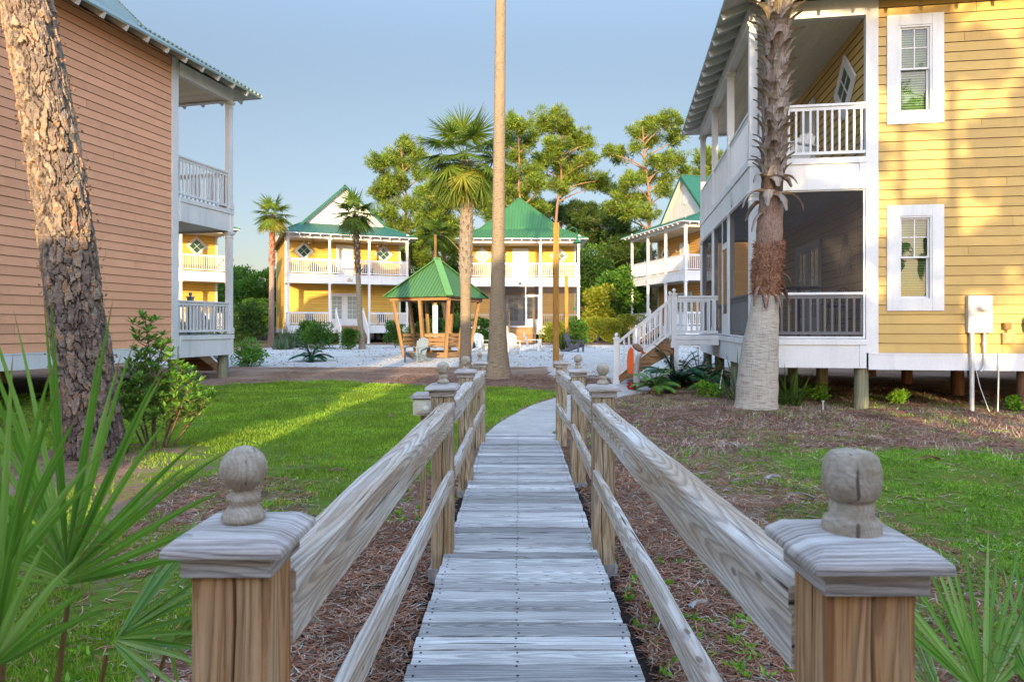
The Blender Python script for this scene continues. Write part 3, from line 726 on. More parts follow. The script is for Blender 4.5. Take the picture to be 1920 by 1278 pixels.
def diamond(parent,x,y,z,r=.62,mat='white'):
    """square window set on its corner; in a wall facing -y at y"""
    def ring(ro,ri,d0,d1,mb):
        V=[]
        for rr in (ro,ri):
            for d in (d0,d1):
                for a in range(4): V.append((x+rr*math.cos(a*math.pi/2),y-d,z+rr*math.sin(a*math.pi/2)))
        F=[]
        for a in range(4):
            b=(a+1)%4
            F+=[(4+a,12+a,12+b,4+b),(a,4+a,4+b,b),(8+b,12+b,12+a,8+a)]
        mb.add(V,F)
    mb=MB(); ring(r,r*.66,0.0,.045,mb); wo=mb.build('diamond_window',M[mat],parent)
    p=MB(); ri=r*.68; p.add([(x+ri*math.cos(a*math.pi/2),y-.022,z+ri*math.sin(a*math.pi/2)) for a in range(4)],[(0,1,2,3)]); p.build('pane',M['pane_green'],wo)
    q=MB(); k=ri*.5; 
    for sgn in (1,-1): q.beam((x-k,y-.030,z-k*sgn),(x+k,y-.030,z+k*sgn),.022,.014,up=(0,1,0))
    q.build('muntin',M[mat],wo)
    return wo
def panel_door(parent,x,y,z,w_=.95,h=2.08,glass=False,mat='white'):
    mb=MB(); frame_rect(mb,(x-w_/2-.11,y),(1,0),(0,-1),0,w_+.22,z,z+h+.11,.11,.0,.05); d=mb.build('door',M[mat],parent)
    p=MB(); 
    if glass:
        frame_rect(p,(x-w_/2,y),(1,0),(0,-1),0,w_,z,z+h,.10,.0,.03); p.box(x-w_/2+.1,x+w_/2-.1,y-.03,y-.001,z+.1,z+.42)
        p.build('leaf',M[mat],d); g=MB(); g.box(x-w_/2+.09,x+w_/2-.09,y-.015,y-.01,z+.4,z+h-.09); g.build('pane',M['pane_sky'],d)
        m=MB()
        for k in range(1,5): m.box(x-w_/2+.09,x+w_/2-.09,y-.022,y-.0155,z+.42+(h-.52)*k/5-.01,z+.42+(h-.52)*k/5+.01)
        m.box(x-.01,x+.01,y-.0225,y-.0157,z+.42,z+h-.1); m.build('muntin',M[mat],d)
    else:
        p.box(x-w_/2,x+w_/2,y-.03,y-.001,z,z+h)
        for (a,b,c,e) in ((-.38,-.04,.15,.75),(.04,.38,.15,.75),(-.38,-.04,.9,1.95),(.04,.38,.9,1.95)): p.box(x+a*w_,x+b*w_,y-.038,y-.029,z+c,z+e)
        p.build('leaf',M[mat],d)
    hn=MB(); hn.lathe((x+w_/2-.07,y-.06,z+1.0),[(.0,-.03),(.03,-.01),(.03,.01),(.0,.03)],8); hn.build('handle',M['brass'],d)
    return d

W_,D_,H_=7.9,10.2,1.0
def hip_quad(mb,a,b,c,d,m=0,th=.05):
    """roof slab a-b is the eave (outer), c-d the top; uv u along the eave"""
    a,b,c,d=[Vector(q) for q in (a,b,c,d)]; e=(b-a).normalized(); n=(b-a).cross(d-a).normalized(); s=n.cross(e)
    pts=[a,b,c,d] if (d-c).length>1e-4 else [a,b,c]
    uv=[((p-a).dot(e),(p-a).dot(s)) for p in pts]; k=len(pts)
    lo=[p-Vector((0,0,th)) for p in pts]
    mb.add(pts,[tuple(range(k))],[uv],m)
    mb.add(lo,[tuple(reversed(range(k)))],[list(reversed(uv))],1)
    mb.add([a,b,lo[1],lo[0]],[(3,2,1,0)],[[(0,0),(1,0),(1,.05),(0,.05)]],2)
def house(name,loc,rz,label,siding,roofm,roof,ez,PD=2.05,white='white',detail=2,screens=False,win=True,front_det=True,steps=None,W=W_,D=D_,group=None,pilings=True,sidewin=None,lowdoor=True,tails=True):
    t=empty(name,loc,rz,label,'house',group)
    zf1,zf2=1.36,4.73; ztop=ez+.12; wm=M[white]
    wt=.11
    # walls
    sideholes=sidewin or []
    mats=[M[siding],M['joint']]
    mb=MB(); holed_wall(mb,(0,PD),(1,0),(0,-1),W,zf1,ztop,[],m=0); mb.build('front_wall',mats,t)
    mb=MB(); holed_wall(mb,(W,PD),(0,1),(1,0),D-PD,1.08,ztop,[(a-PD+.19,b-PD-.19,c+.19,d-.19) for a,b,c,d in sideholes]); mb.build('side_wall',mats,t)
    mb=MB(); holed_wall(mb,(0,PD),(0,1),(-1,0),D-PD,1.08,ztop,[]); mb.build('side_wall',mats,t)
    mb=MB(); holed_wall(mb,(0,D),(1,0),(0,1),W,1.08,ztop,[]); mb.build('back_wall',mats,t)
    # floor slab closes the shell
    mb=MB(); mb.box(.02,W-.02,PD+.03,D-.02,.80,1.0); mb.build('floor_slab',M['dark'],t)
    # corner boards and skirt
    for (x,sx) in ((0,-1),(W,1)):
        mb=MB(); mb.box(*sorted((x+sx*.038,x-sx*.09)),PD-.045,PD+.17,1.082,ztop)
        mb.build('corner_board',wm,t,bevel=.004)
        mb=MB(); mb.box(*sorted((x+sx*.030,x-sx*.09)),D-.10,D+.035,1.082,ztop); mb.build('corner_board',wm,t)
        mb=MB(); mb.box(*sorted((x+sx*.044,x)),PD-.0,D+.04,.775,1.08); mb.box(*sorted((x+sx*.052,x+sx*.0)),PD-.001,D+.045,1.055,1.084); mb.build('skirt_board',wm,t)
    mb=MB(); mb.box(0,W,D+.002,D+.044,.775,1.08); mb.build('skirt_board',wm,t)
    # porch bands (lower and upper)
    for zb0,zb1,nm in ((.80,1.33,'porch_band'),(4.12,4.70,'porch_band')):
        mb=MB()
        mb.box(-.07,W+.07,-.07,-.02,zb0,zb1); mb.box(-.07,-.02,-.02,PD-.05,zb0,zb1); mb.box(W+.02,W+.07,-.02,PD-.05,zb0,zb1)
        mb.box(-.095,W+.095,-.095,-.0705,zb1-.10,zb1+.012)
        for s_ in (-.095,W+.0705): mb.box(s_,s_+.0245,-.07,PD-.05,zb1-.10,zb1+.012)
        for s_ in (-.082,W+.0705): mb.box(s_,s_+.0115,-.07,.05,zb0+.001,zb1-.102); mb.box(s_,s_+.0115,PD-.17,PD-.051,zb0+.001,zb1-.102)
        mb.build(nm,wm,t,bevel=.003)
    mb=MB(); mb.box(-.02,W+.02,-.02,PD-.01,1.27,1.335); mb.build('porch_floor',M['greypaint'],t)
    mb=MB(); mb.box(-.02,W+.02,-.02,PD-.01,4.60,4.705); mb.build('porch_floor',M['greypaint'],t)
    mb=MB()
    for k in range(14): 
        y0=.0+(PD-.02)*k/14; mb.box(-.015,W+.015,y0+.002,y0+(PD-.02)/14-.002,4.165,4.19)
    mb.build('porch_ceiling',M['soffit'],t)
    zc=ez-.25
    mb=MB(); nb=int(PD/.11)
    for k in range(nb):
        y0=.02+(PD-.03)*k/nb; mb.box(-.01,W+.01,y0+.002,y0+(PD-.03)/nb-.002,zc+.02,zc+.045,grain=0)
    mb.build('porch_ceiling',M['ceiling'],t)
    mb=MB(); mb.box(-.075,W+.075,-.075,.075,zc-.02,zc+.30); 
    for x in (0,W): mb.box(x-.075,x+.075,.076,PD-.05,zc-.02,zc+.30)
    mb.build('porch_beam',wm,t)
    xs=[0,W/3,2*W/3,W]
    for x in xs:
        column(t,x,0,zf2,zc-.02,white); column(t,x,0,zf1,4.12,white)
    for a,b in zip(xs,xs[1:]): make_rail(t,(a+.075,0),(b-.075,0),zf2,1.0,white)
    for x in (0,W): make_rail(t,(x,.075),(x,PD-.05),zf2,1.0,white)
    lowbays=[(0,1),(2,3)]
    for i,j in lowbays:
        make_rail(t,(xs[i]+.075,0.02),(xs[j]-.075,0.02),zf1,.85,white,'porch_rail')
    for x in (0,W): make_rail(t,(x,.075),(x,PD-.05),zf1,.85,white,'porch_rail')
    if screens:
        def scr(p,q,z0,z1):
            p=Vector((*p,0));q=Vector((*q,0)); mb=MB(); u=(q-p).normalized(); n=Vector((u.y,-u.x,0)); L=(q-p).length
            f=MB(); frame_rect(f,(p.x,p.y),(u.x,u.y),(n.x,n.y),0,L,z0,z1,.035,-.012,.014); fo=f.build('screen_frame',wm,t)
            mb.add([p+Vector((0,0,z0+.02)),q+Vector((0,0,z0+.02)),q+Vector((0,0,z1-.02)),p+Vector((0,0,z1-.02))],[(0,1,2,3)]); mb.build('screen',M['screen'],fo)
        for a,b in ((0,1),(2,3)): scr((xs[a]+.073,-.03),(xs[b]-.073,-.03),zf1-.01,4.13)
        scr((xs[1]+.073,-.03),(xs[2]-.073-.95,-.03),zf1-.01,4.13); scr((xs[2]-1.03,-.03),(xs[2]-.073,-.03),3.5,4.13)
        sd_=MB(); frame_rect(sd_,(xs[2]-1.02,-.03),(1,0),(0,-1),0,.93,zf1,3.48,.09,-.015,.022); sd_.box(xs[2]-.94,xs[2]-.17,-.05,-.012,zf1+.09,zf1+.5)
        so=sd_.build('screen_door',wm,t); q=MB(); q.quad((xs[2]-.94,-.03,zf1+.5),(xs[2]-.17,-.03,zf1+.5),(xs[2]-.17,-.03,3.4),(xs[2]-.94,-.03,3.4)); q.build('mesh_panel',M['screen'],so)
        hh=MB(); hh.box(xs[2]-.15,xs[2]-.12,-.075,-.053,zf1+.95,zf1+1.08); hh.build('handle',M['black'],so)
        scr((W+.03,.073),(W+.03,PD-.06),zf1-.01,4.13); scr((-.03,PD-.06),(-.03,.073),zf1-.01,4.13)
    if front_det:
        for x in (1.2,W-1.2): diamond(t,x,PD-.02,6.42,.66,white)
        panel_door(t,W/2,PD-.02,zf2,.95,2.1,False,white)
        for k in (-1,1): panel_door(t,W/2+k*.53,PD-.02,zf1,.86,2.1,True,white)
        mb=MB(); mb.lathe((W/2-1.05,PD-.07,6.5),[(0.001,-.09),(.05,-.08),(.05,.08),(.001,.09)],8); mb.build('wall_lamp',M['plasticwhite'],t)
    for y_ in (PD+2.6,) if detail<1 else []: pass
    for wn in sideholes: window(t,(W,0),(0,1),(1,0),*wn)
    # pilings
    if pilings:
        for x in (.12,W/3,2*W/3,W-.12):
            for y in (.12,PD-.08,PD+2.7,PD+5.4,D-.2):
                if y>PD+1 and .5<x<W-.5 and detail<2: continue
                mb=MB(); mb.tube([(x,y,-.45),(x,y,.2),(x,y,.80 if y<PD else .79)],[.135,.13,.125],12)
                mb.build('piling',M['piling' if y<PD+1 else 'brownpiling'],t)
    # roof ------------------------------------------------------------
    ov=.60; zi=ez+1.02; ix0,ix1=1.05,W-1.05; iy0,iy1=PD+.05,D-1.05
    o=[(-ov,-ov,ez),(W+ov,-ov,ez),(W+ov,D+ov,ez),(-ov,D+ov,ez)]; inn=[(ix0,iy0,zi),(ix1,iy0,zi),(ix1,iy1,zi),(ix0,iy1,zi)]
    mb=MB()
    for k in range(4):
        k2=(k+1)%4; hip_quad(mb,o[k],o[k2],inn[k2],inn[k])
    rt=mb.build('roof',[M[roofm],M['soffit'],M['white'] if detail<2 else M['roof_silver']],t)
    zr=zi+2.75; cx=W/2; hw=cx-ix0
    up=MB()
    if roof=='gable':
        e=.25; s=2.75/hw; ya,yb=iy0-.35,iy1+.35
        lo=zi-e*s
        hip_quad(up,(ix0-e,yb,lo),(ix0-e,ya,lo),(cx,ya,zr),(cx,yb,zr),th=.09)
        hip_quad(up,(ix1+e,ya,lo),(ix1+e,yb,lo),(cx,yb,zr),(cx,ya,zr),th=.09)
        up.build('upper_roof',[M[roofm],M['soffit'],M[roofm]],rt)
        fs=MB()
        for sg in (-1,1): fs.beam((cx+sg*(hw+e),ya-.011,lo-.08),(cx,ya-.011,zr-.10),.02,.17); 
        fs.build('bargeboard',M[roofm],rt)
        gw=MB(); V=[(ix0+.1,iy0+.02,zi-.25),(ix1-.1,iy0+.02,zi-.25),(cx,iy0+.02,zr-.1)]
        nc=22
        for k in range(nc):
            za=zi-.05+(zr-zi-.05)*k/nc; zb=zi-.05+(zr-zi-.05)*(k+1)/nc
            ha=hw*(zr-za)/2.75-.02; hb=max(0.01,hw*(zr-zb)/2.75-.02)
            gw.add([(cx-ha,iy0-.0,za),(cx+ha,iy0-.0,za),(cx+hb,iy0+.014,zb),(cx-hb,iy0+.014,zb)],[(0,1,2,3)]); gw.add([(cx-ha,iy0,za),(cx-ha,iy0+.014,za-.001),(cx+ha,iy0+.014,za-.001),(cx+ha,iy0,za)],[(0,1,2,3)])
        gw.build('gable_wall',M['white_warm'],t)
        gb=MB(); gb.add([(ix0,iy1-.02,zi),(ix1,iy1-.02,zi),(cx,iy1-.02,zr-.05)],[(2,1,0)]); gb.build('gable_wall',M['white_warm'],t)
        vt=MB(); 
        pr=[(.26,-.02),(.26,.03),(.20,.03),(.19,0.005),(.0001,.005)]
        V=[];n=20
        for r,dd in pr:
            for k in range(n): a=2*math.pi*k/n; V.append((cx+r*math.cos(a),iy0-dd-.01,zi+1.15+r*math.sin(a)*1.25))
        F=[(i*n+k,i*n+(k+1)%n,(i+1)*n+(k+1)%n,(i+1)*n+k) for i in range(len(pr)-1) for k in range(n)]
        vt.add(V,F)
        for k in range(-3,4): vt.box(cx-.17,cx+.17,iy0-.03,iy0-.018,zi+1.15+k*.06-.012,zi+1.15+k*.06+.012)
        vt.build('gable_vent',wm,t)
        ridge=[((cx,ya,zr),(cx,yb,zr))]
    else:
        f_=(cx,iy0+hw,zr); b_=(cx,iy1-hw*.6,zr); c=[(ix0,iy0,zi+.01),(ix1,iy0,zi+.01),(ix1,iy1,zi+.01),(ix0,iy1,zi+.01)]
        hip_quad(up,c[0],c[1],f_,f_); hip_quad(up,c[1],c[2],b_,f_); hip_quad(up,c[2],c[3],b_,b_); hip_quad(up,c[3],c[0],f_,b_)
        up.build('upper_roof',[M[roofm],M['soffit'],M[roofm]],rt)
        ridge=[(f_,b_),(c[0],f_),(c[1],f_),(c[2],b_),(c[3],b_)]
    rc=MB()
    for a,b in ridge+[(o[k],inn[k]) for k in range(4)]: rc.tube([Vector(a)+Vector((0,0,.015)),Vector(b)+Vector((0,0,.015))],.045,6)
    rc.build('ridge_cap',M[roofm],rt)
    # rafter tails
    if tails:
        sl=1.02/(ix0+ov)
        def tail(p,q):
            mb=MB(); mb.beam(p,q,.055,.13,up=(0,0,1)); mb.build('rafter_tail',M['white'],rt)
        n=int(W/.62) if detail<2 else int(W/.60)
        slf=1.02/(iy0+ov)
        for k in range(n+1):
            x=W*k/n; tail((x,-ov+.03,ez-.12+.03*slf),(x,.10,ez-.12+(ov+.1)*slf))
        n=int(D/.60)
        for k in range(n+1):
            y=D*k/n
            for x,s_ in ((0,-1),(W,1)): tail((x+s_*(ov-.03),y,ez-.12+.03*sl),(x-s_*.02,y,ez-.12+(ov+.02)*sl))
    return t
def stairs(parent,x,y,width,run,z1,z0,mat='white',tread='lumber',newel=True,ext=0,name='stairs'):
    """flight going out along -y from (x,y) with railings"""
    n=7; rise=(z1-z0)/n; td=run/n; st=MB()
    for k in range(n-1):
        zt=z1-rise*(k+1); y0=y-td*k
        st.box(x-width/2,x+width/2,y0-td-.02,y0+.0,zt-.035,zt); st.box(x-width/2+.01,x+width/2-.01,y0-.012,y0+.001,zt+.001,zt+rise-.036)
    so=st.build(name,M[tread],parent)
    for s_ in (-1,1):
        m=MB(); xx=x+s_*(width/2-.02); 
        V=[(xx-.02,y,z1-.03),(xx-.02,y,z1-.42),(xx-.02,y-run,z0),(xx-.02,y-run-.02,z0+.18)]; V2=[(a+.04,b,c) for a,b,c in V]
        m.add(V+V2,[(0,1,2,3),(7,6,5,4),(0,4,5,1),(1,5,6,2),(2,6,7,3),(3,7,4,0)]); m.build('stringer',M[tread],so)
        xr=x+s_*(width/2+.05)
        r=MB(); top0=Vector((xr,y-.05,z1+.92)); top1=Vector((xr,y-run-.05,z0+1.0)); r.beam(top0,top1,.085,.045); dn=Vector((0,0,-.80)); r.beam(top0+dn,top1+dn,.04,.06)
        nb=int(run/.12)
        for k in range(nb):
            q=top0.lerp(top1,(k+.5)/nb); r.box(xr-.017,xr+.017,q.y-.017,q.y+.017,q.z-.80,q.z-.01)
        r.build('stair_rail',M[mat],so)
        for (yy,zb,zt) in ((y-.02,z1-.3,z1+1.02),(y-run-.06,z0-.05,z0+1.12)):
            nw=MB(); h=.062; nw.box(xr-h,xr+h,yy-h,yy+h,zb,zt); nw.box(xr-h-.02,xr+h+.02,yy-h-.02,yy+h+.02,zt,zt+.03); nw.box(xr-h-.02,xr+h+.02,yy-h-.02,yy+h+.02,zb,zb+.14)
            nw.lathe((xr,yy,zt+.03),[(.035,0),(.02,.02),(.045,.05),(.05,.08),(.035,.11),(.001,.125)],10)
            nw.build('newel_post',M[mat],so)
    return so
# ------------------------------------------------------------------ the houses
HR=house('beach_house',(5.82,20.80,0),R(-99),'pale yellow lap-sided house on pilings at the right with two windows and a screened porch','yellow','roof_silver','hip',7.60,screens=True,
         sidewin=[(2.37,3.34,5.29,7.30),(2.37,3.34,1.86,3.80)])
HL=house('beach_house',(-7.68,18.54,0),R(167),'terracotta lap-sided house on pilings behind the leaning pine','pink','roof_silver','gable',7.92,front_det=False)
HB=house('beach_house',(-14.59,44.5,.25),R(23),'golden house with white front gable between the two short fan palms','gold','roof_b','gable',7.35,detail=1)
HC=house('beach_house',(-3.30,47.0,.15),R(1),'golden house with green hipped roof behind the tall bare palm trunk','gold','roof','hip',7.35,detail=1,screens=True)
HD=house('beach_house',(8.65,49.2,.2),R(-76),'tan orange house with white gable and round vent, beyond the stairs','orange_siding','roof_b','gable',7.65,detail=1)
HE=house('beach_house',(-23.6,36.9,.1),R(39.7),'yellow house seen through the porch of the terracotta house','gold','roof','hip',7.35,detail=1,white='white_warm')
for h in (HR,HL,HB,HC,HD,HE): h['group']='beach houses round the sandy court'
# unseen houses added behind the camera, placed and sized to cast the shade
HX=house('beach_house',(-8.5,-7.5,0),R(180),'unseen terracotta house added behind the camera on the left for its shade','pink','roof','hip',7.6,detail=0,front_det=False,tails=False)
HY=house('beach_house',(3.75,-8.5,0),R(180),'unseen yellow house added behind the camera for its shade','yellow','roof','hip',6.9,detail=0,front_det=False,tails=False)
# stairs
sL=empty('porch_stairs',(0,0,0),0,'white railed stairs with wooden treads leading up to the screened porch','stairs')
sL.parent=HR; 
for k in ('label','category'): del sL[k]
sL.name='porch_landing'
mb=MB(); x0,x1=W_/3-.15,2*W_/3-.15+1.1
x0,x1=2.63,4.10; ld=1.15
mb.box(x0,x1,-ld,-.10,1.27,1.335); mb.build('landing_floor',M['greypaint'],sL)
mb=MB()
for (a,b,c,d) in ((x0-.03,x1+.03,-ld-.045,-ld),(x1,x1+.045,-ld,-.1),(x0-.045,x0,-ld,-.1)): mb.box(a,b,c,d,1.11,1.33); mb.box(a-.012,b+.012,c-.012,d+.012,1.24,1.345)
mb.build('landing_trim',M['white'],sL)
make_rail(sL,(x1,-.12),(x1,-ld+.06),1.34,.98,'white','landing_rail'); make_rail(sL,(x0,-.12),(x0,-ld+.06),1.34,.98,'white','landing_rail')
for x in (x0,x1):
    mb=MB(); mb.box(x-.05,x+.05,-ld-.02,-ld+.08,gz(4,17)-.1,1.1); mb.build('landing_post',M['white'],sL)
stairs(sL,(x0+x1)/2,-ld,x1-x0-.16,1.38,1.335,.12)
for (h,wd,run) in ((HB,1.7,1.7),(HC,1.6,1.6),(HD,1.5,1.7),(HE,1.5,1.6)):
    stairs(h,W_/2,-.09,wd,run,1.335,.12,'white' if h is not HC else 'lumber')
sl_=empty('side_stairs',(0,0,0)); sl_.parent=HL; stairs(sl_,2.0,-.09,1.3,1.5,1.335,.12,'greypaint')
# L porch: the newel seen behind the lower rail
# plaques
def plaque(h,x,z,r=.14,mat='greymetal',name='plaque',oval=1.0):
    mb=MB(); n=16; V=[]
    for rr,d in ((r,-.072),(r,-.095),(r*.75,-.100),(.0001,-.096)):
        for k in range(n): a=2*math.pi*k/n; V.append((x+rr*math.cos(a),d,z+rr*math.sin(a)*oval))
    mb.add(V,[(i*n+k,i*n+(k+1)%n,(i+1)*n+(k+1)%n,(i+1)*n+k) for i in range(3) for k in range(n)]); return mb.build(name,M[mat],h)
plaque(HR,5.9,4.35,.11,'greymetal',oval=1.5); plaque(HD,2.6,4.35,.12,'greymetal')
mb=MB(); mb.box(W_/2-.2,W_/2+.2,-.095,-.072,4.25,4.5); mb.box(W_/2-.17,W_/2+.17,-.098,-.0952,4.30,4.33,1); mb.box(W_/2-.17,W_/2+.17,-.098,-.0952,4.37,4.39,1); mb.box(W_/2-.05,W_/2+.05,-.098,-.0952,4.42,4.47,1); mb.build('plaque',[M['cream'],M['oakbark']],HB)
mb=MB(); mb.lathe((W_/2-.1,-.13,4.3),[(.001,-.06),(.07,-.05),(.10,.02),(.05,.07),(.001,.08)],12); mb.build('porch_light',M['brass'],HC)

# meter box, pipes on the yellow house (side wall x=W, local coords)
def side(o): o.parent=HR; return o
X0=W_
mb=MB(); mb.box(X0+.019,X0+.13,3.70,4.10,1.46,2.13); mb.box(X0+.1305,X0+.142,3.72,4.08,1.78,2.11); mb.box(X0+.1305,X0+.138,3.72,4.08,1.48,1.77)
mo=mb.build('electric_meter_box',M['greymetal'],None,bevel=.008)
mo.matrix_world=HR.matrix_world if False else Matrix.Translation((5.82,20.80,0))@Matrix.Rotation(R(-99),4,'Z')
tag(mo,'grey electric meter box with round glass meter on the pale yellow wall','meter box')
WM=Matrix.Translation((5.82,20.80,0))@Matrix.Rotation(R(-99),4,'Z')
g_=MB(); V=[];n=18
for r,x in ((.10,.142),(.10,.16),(.085,.165),(.078,.22),(.06,.235),(.0001,.238)):
    for k in range(n): a=2*math.pi*k/n; V.append((X0+x,3.93+r*math.cos(a),1.93+r*math.sin(a)))
g_.add(V,[(i*n+k,i*n+(k+1)%n,(i+1)*n+(k+1)%n,(i+1)*n+k) for i in range(5) for k in range(n)],None,0,True); g_.build('meter_dial',M['plasticwhite'],mo)
def wthing(mb,name,mat,label,cat,**k):
    o=mb.build(name,mat,None,label,cat,**k); o.matrix_world=WM; return o
mb=MB(); mb.tube([(X0+.10,3.77,1.46),(X0+.10,3.77,.02)],.038,12); mb.tube([(X0+.10,3.77,1.12),(X0+.10,3.77,1.06)],.046,12)
wthing(mb,'conduit_pipe',M['greymetal'],'thick grey conduit running from the meter box down into the straw','pipe')
mb=MB(); mb.tube([(X0+.085,3.985,1.46),(X0+.085,3.985,.95),(X0+.085,3.975,.86),(X0+.085,3.94,.79),(X0+.085,3.91,.77)],.024,10); mb.tube([(X0+.085,3.985,1.30),(X0+.085,3.985,1.22)],.032,10)
wthing(mb,'conduit_pipe',M['greymetal'],'short hooked grey pipe right of the thick conduit under the meter box','pipe')
mb=MB(); mb.tube([(X0+.085,4.22,1.10),(X0+.085,4.21,.5),(X0+.085,4.20,.02)],.014,8)
wthing(mb,'conduit_pipe',M['greymetal'],'thin pale pipe down the skirt board below the small utility box','pipe')
mb=MB(); mb.tube([(X0+.06,3.85,.82),(X0+.10,3.90,.5),(X0+.14,3.99,.18),(X0+.16,4.03,.05)],.006,5); wthing(mb,'loose_cable',M['white'],'loose white cable hanging to the ground between the two conduits','cable')
mb=MB(); mb.box(X0+.019,X0+.075,4.29,4.50,1.26,1.46); mb.box(X0+.076,X0+.085,4.31,4.48,1.28,1.44); u=mb.build('utility_box',M['joint_box'] if 'joint_box' in M else m_flat('tan_box',(.38,.27,.12),.7),None,'small tan utility box on the yellow wall right of the meter box','box',bevel=.004); u.matrix_world=WM
mb=MB(); mb.box(X0+.019,X0+.10,4.30,4.42,1.52,1.64); mb.box(X0+.10,X0+.115,4.31,4.41,1.53,1.63); mb.tube([(X0+.06,4.36,1.46),(X0+.06,4.36,1.52)],.012,6)
o=wthing(mb,'outdoor_socket',M['brass'],'small dark bronze socket cover above the tan utility box','socket')
mb=MB(); mb.lathe((X0+.12,4.72,1.60),[(.001,-.13),(.07,-.12),(.085,0),(.085,.10),(.05,.16),(.001,.17)],12); mb.box(X0+.019,X0+.06,4.69,4.75,1.5,1.7)
wthing(mb,'wall_fixture',M['black'],'dark rounded fixture on the yellow wall at the right picture edge','fixture')

# porch furniture: high table, chairs, wall art, ceiling fans
def high_chair(label,loc,rz):
    t=empty('porch_chair',loc,rz,label,'chair',)
    m=MB(); m.lathe((0,0,.60),[(.001,0),(.20,0),(.21,.02),(.20,.04),(.001,.04)],16); m.build('seat',M['black'],t)
    for a in (45,135,225,315):
        m=MB(); c,s=math.cos(R(a)),math.sin(R(a)); m.tube([(.15*c,.15*s,.60),(.17*c,.17*s,.3),(.24*c,.24*s,0)],.011,6); m.build('leg',M['black'],t)
    m=MB(); pts=[(.20*math.cos(R(a)),.20*math.sin(R(a))+.02,.64+.36*math.sin(R((a-0)))) for a in range(0,181,15)]; m.tube(pts,.012,6)
    for k in range(-3,4): m.tube([(.06*k,.19,.64),(.045*k,.20,.64+.33*math.sqrt(max(0,1-(k/4)**2)))],.005,5)
    m.build('backrest',M['black'],t); m=MB(); m.lathe((0,0,.28),[(.175,0),(.19,.01),(.175,.02)],16); m.build('foot_ring',M['black'],t); return t
def local(h,x,y,z): 
    mw=Matrix.Translation(h.location)@Matrix.Rotation(h.rotation_euler.z,4,'Z'); return mw@Vector((x,y,z))
tb=empty('bar_table',local(HR,7.0,1.05,1.34),0,'round black bar table behind the lower porch screen','table')
m=MB(); m.lathe((0,0,.98),[(.001,0),(.42,0),(.43,.015),(.42,.03),(.001,.03)],24); m.build('table_top',M['black'],tb)
m=MB(); m.tube([(0,0,.0),(0,0,.98)],.03,10); m.build('pedestal',M['black'],tb)
for a in (0,90,180,270): m=MB(); c,s=math.cos(R(a+20)),math.sin(R(a+20)); m.tube([(0,0,.18),(.2*c,.2*s,.1),(.34*c,.34*s,0)],.016,6); m.build('leg',M['black'],tb)
high_chair('black wire bar chair right of the round table on the lower screened porch',local(HR,7.2,1.72,1.34),R(-60))
high_chair('black wire bar chair nearer the trunk on the lower screened porch',local(HR,6.55,.55,1.34),R(150))
# metal flower wall art on the front wall of the lower porch
wa=empty('wall_art',local(HR,0,0,0),HR.rotation_euler.z,'metal flower and shell wall art on the porch wall behind the screen','wall art')
for (x,z,r) in ((6.85,3.25,.17),(6.72,3.02,.20),(7.05,2.98,.21),(6.62,2.78,.15),(6.95,2.72,.13)):
    m=MB()
    for k in range(16):
        a=2*math.pi*k/16; m.tube([(x,2.0,z),(x+r*.6*math.cos(a),1.97,z+r*.6*math.sin(a)),(x+r*math.cos(a),1.99,z+r*math.sin(a))],[.018,.022,.008],5)
    m.lathe((x,1.99,z),[(.001,-.03),(.04,0),(.001,.03)],10); m.build('metal_flower',M['brass'],wa)
def ceil_fan(h,x,y,z,label):
    t=empty('ceiling_fan',local(h,x,y,z),h.rotation_euler.z,label,'ceiling fan')
    m=MB(); m.lathe((0,0,0),[(.001,-.32),(.09,-.31),(.12,-.26),(.08,-.20),(.02,-.18),(.02,0),(.001,0)],12); m.build('motor',M['brass'],t)
    for k in range(5):
        a=2*math.pi*k/5+.3; c,s=math.cos(a),math.sin(a); m=MB(); m.obox((.36*c,.36*s,-.25),(.26*c,.26*s,0),(-.06*s,.06*c,.012),(0,0,.005)); m.build('blade',M['brass'],t)
ceil_fan(HB,1.7,1.0,7.10,'dark ceiling fan over the left end of the golden house upper balcony')
ceil_fan(HB,6.3,1.0,7.10,'dark ceiling fan over the right end of the golden house upper balcony')
# ------------------------------------------------------------------ adirondack chairs
def adirondack(label,loc,rz,mat,group='adirondack chairs round the sandy court'):
    t=empty('adirondack_chair',loc,rz,label,'chair',group)
    m=MB(); # seat faces -y
    for k in range(6):
        y=-.30+k*.095; z=.36-.018*k-.004*k*k*.3; m.obox((0,y,z),(.26,0,0),(0,.041,-.008),(0,0,.011))
    m.build('seat',M[mat],t)
    for k in range(7):
        u=(k-3)/3.0; hgt=.72-.12*u*u; m=MB(); lean=Vector((u*.085,.30,.95)).normalized()
        b=Vector((u*.19,.24,.22)); m.obox(b+lean*hgt/2,lean*hgt/2,(.034,0,0),lean.cross(Vector((1,0,0))).normalized()*.009,0,0)
        m.build('back_slat',M[mat],t)
    m=MB(); m.obox((0,.33,.52),(.29,0,0),(0,.018,0),(0,0,.03)); m.build('back_brace',M[mat],t)
    for s in (-1,1):
        m=MB(); m.obox((s*.33,-.02,.545),(.065,0,0),(0,.40,0),(0,0,.011)); m.build('arm',M[mat],t)
        m=MB(); m.obox((s*.29,-.33,.265),(.013,0,0),(0,.045,0),(0,0,.27)); m.build('leg',M[mat],t)
        m=MB(); m.obox((s*.27,.10,.17),Vector((0,.50,-.16)),(.012,0,0),(0,.012,.06)); m.build('leg',M[mat],t)
    return t
def ad(px,Y,deg,mat,label): 
    x=(px-960)*Y/1280; return adirondack(label,(x,Y,gz(x,Y)+.0),R(deg),mat)
ad(781,25.6,-28,'greypaint','grey adirondack chair on the sand in front of the gazebo')
ad(905,33.4,35,'plasticwhite','white adirondack chair partly hidden behind the left side of the tall palm trunk')
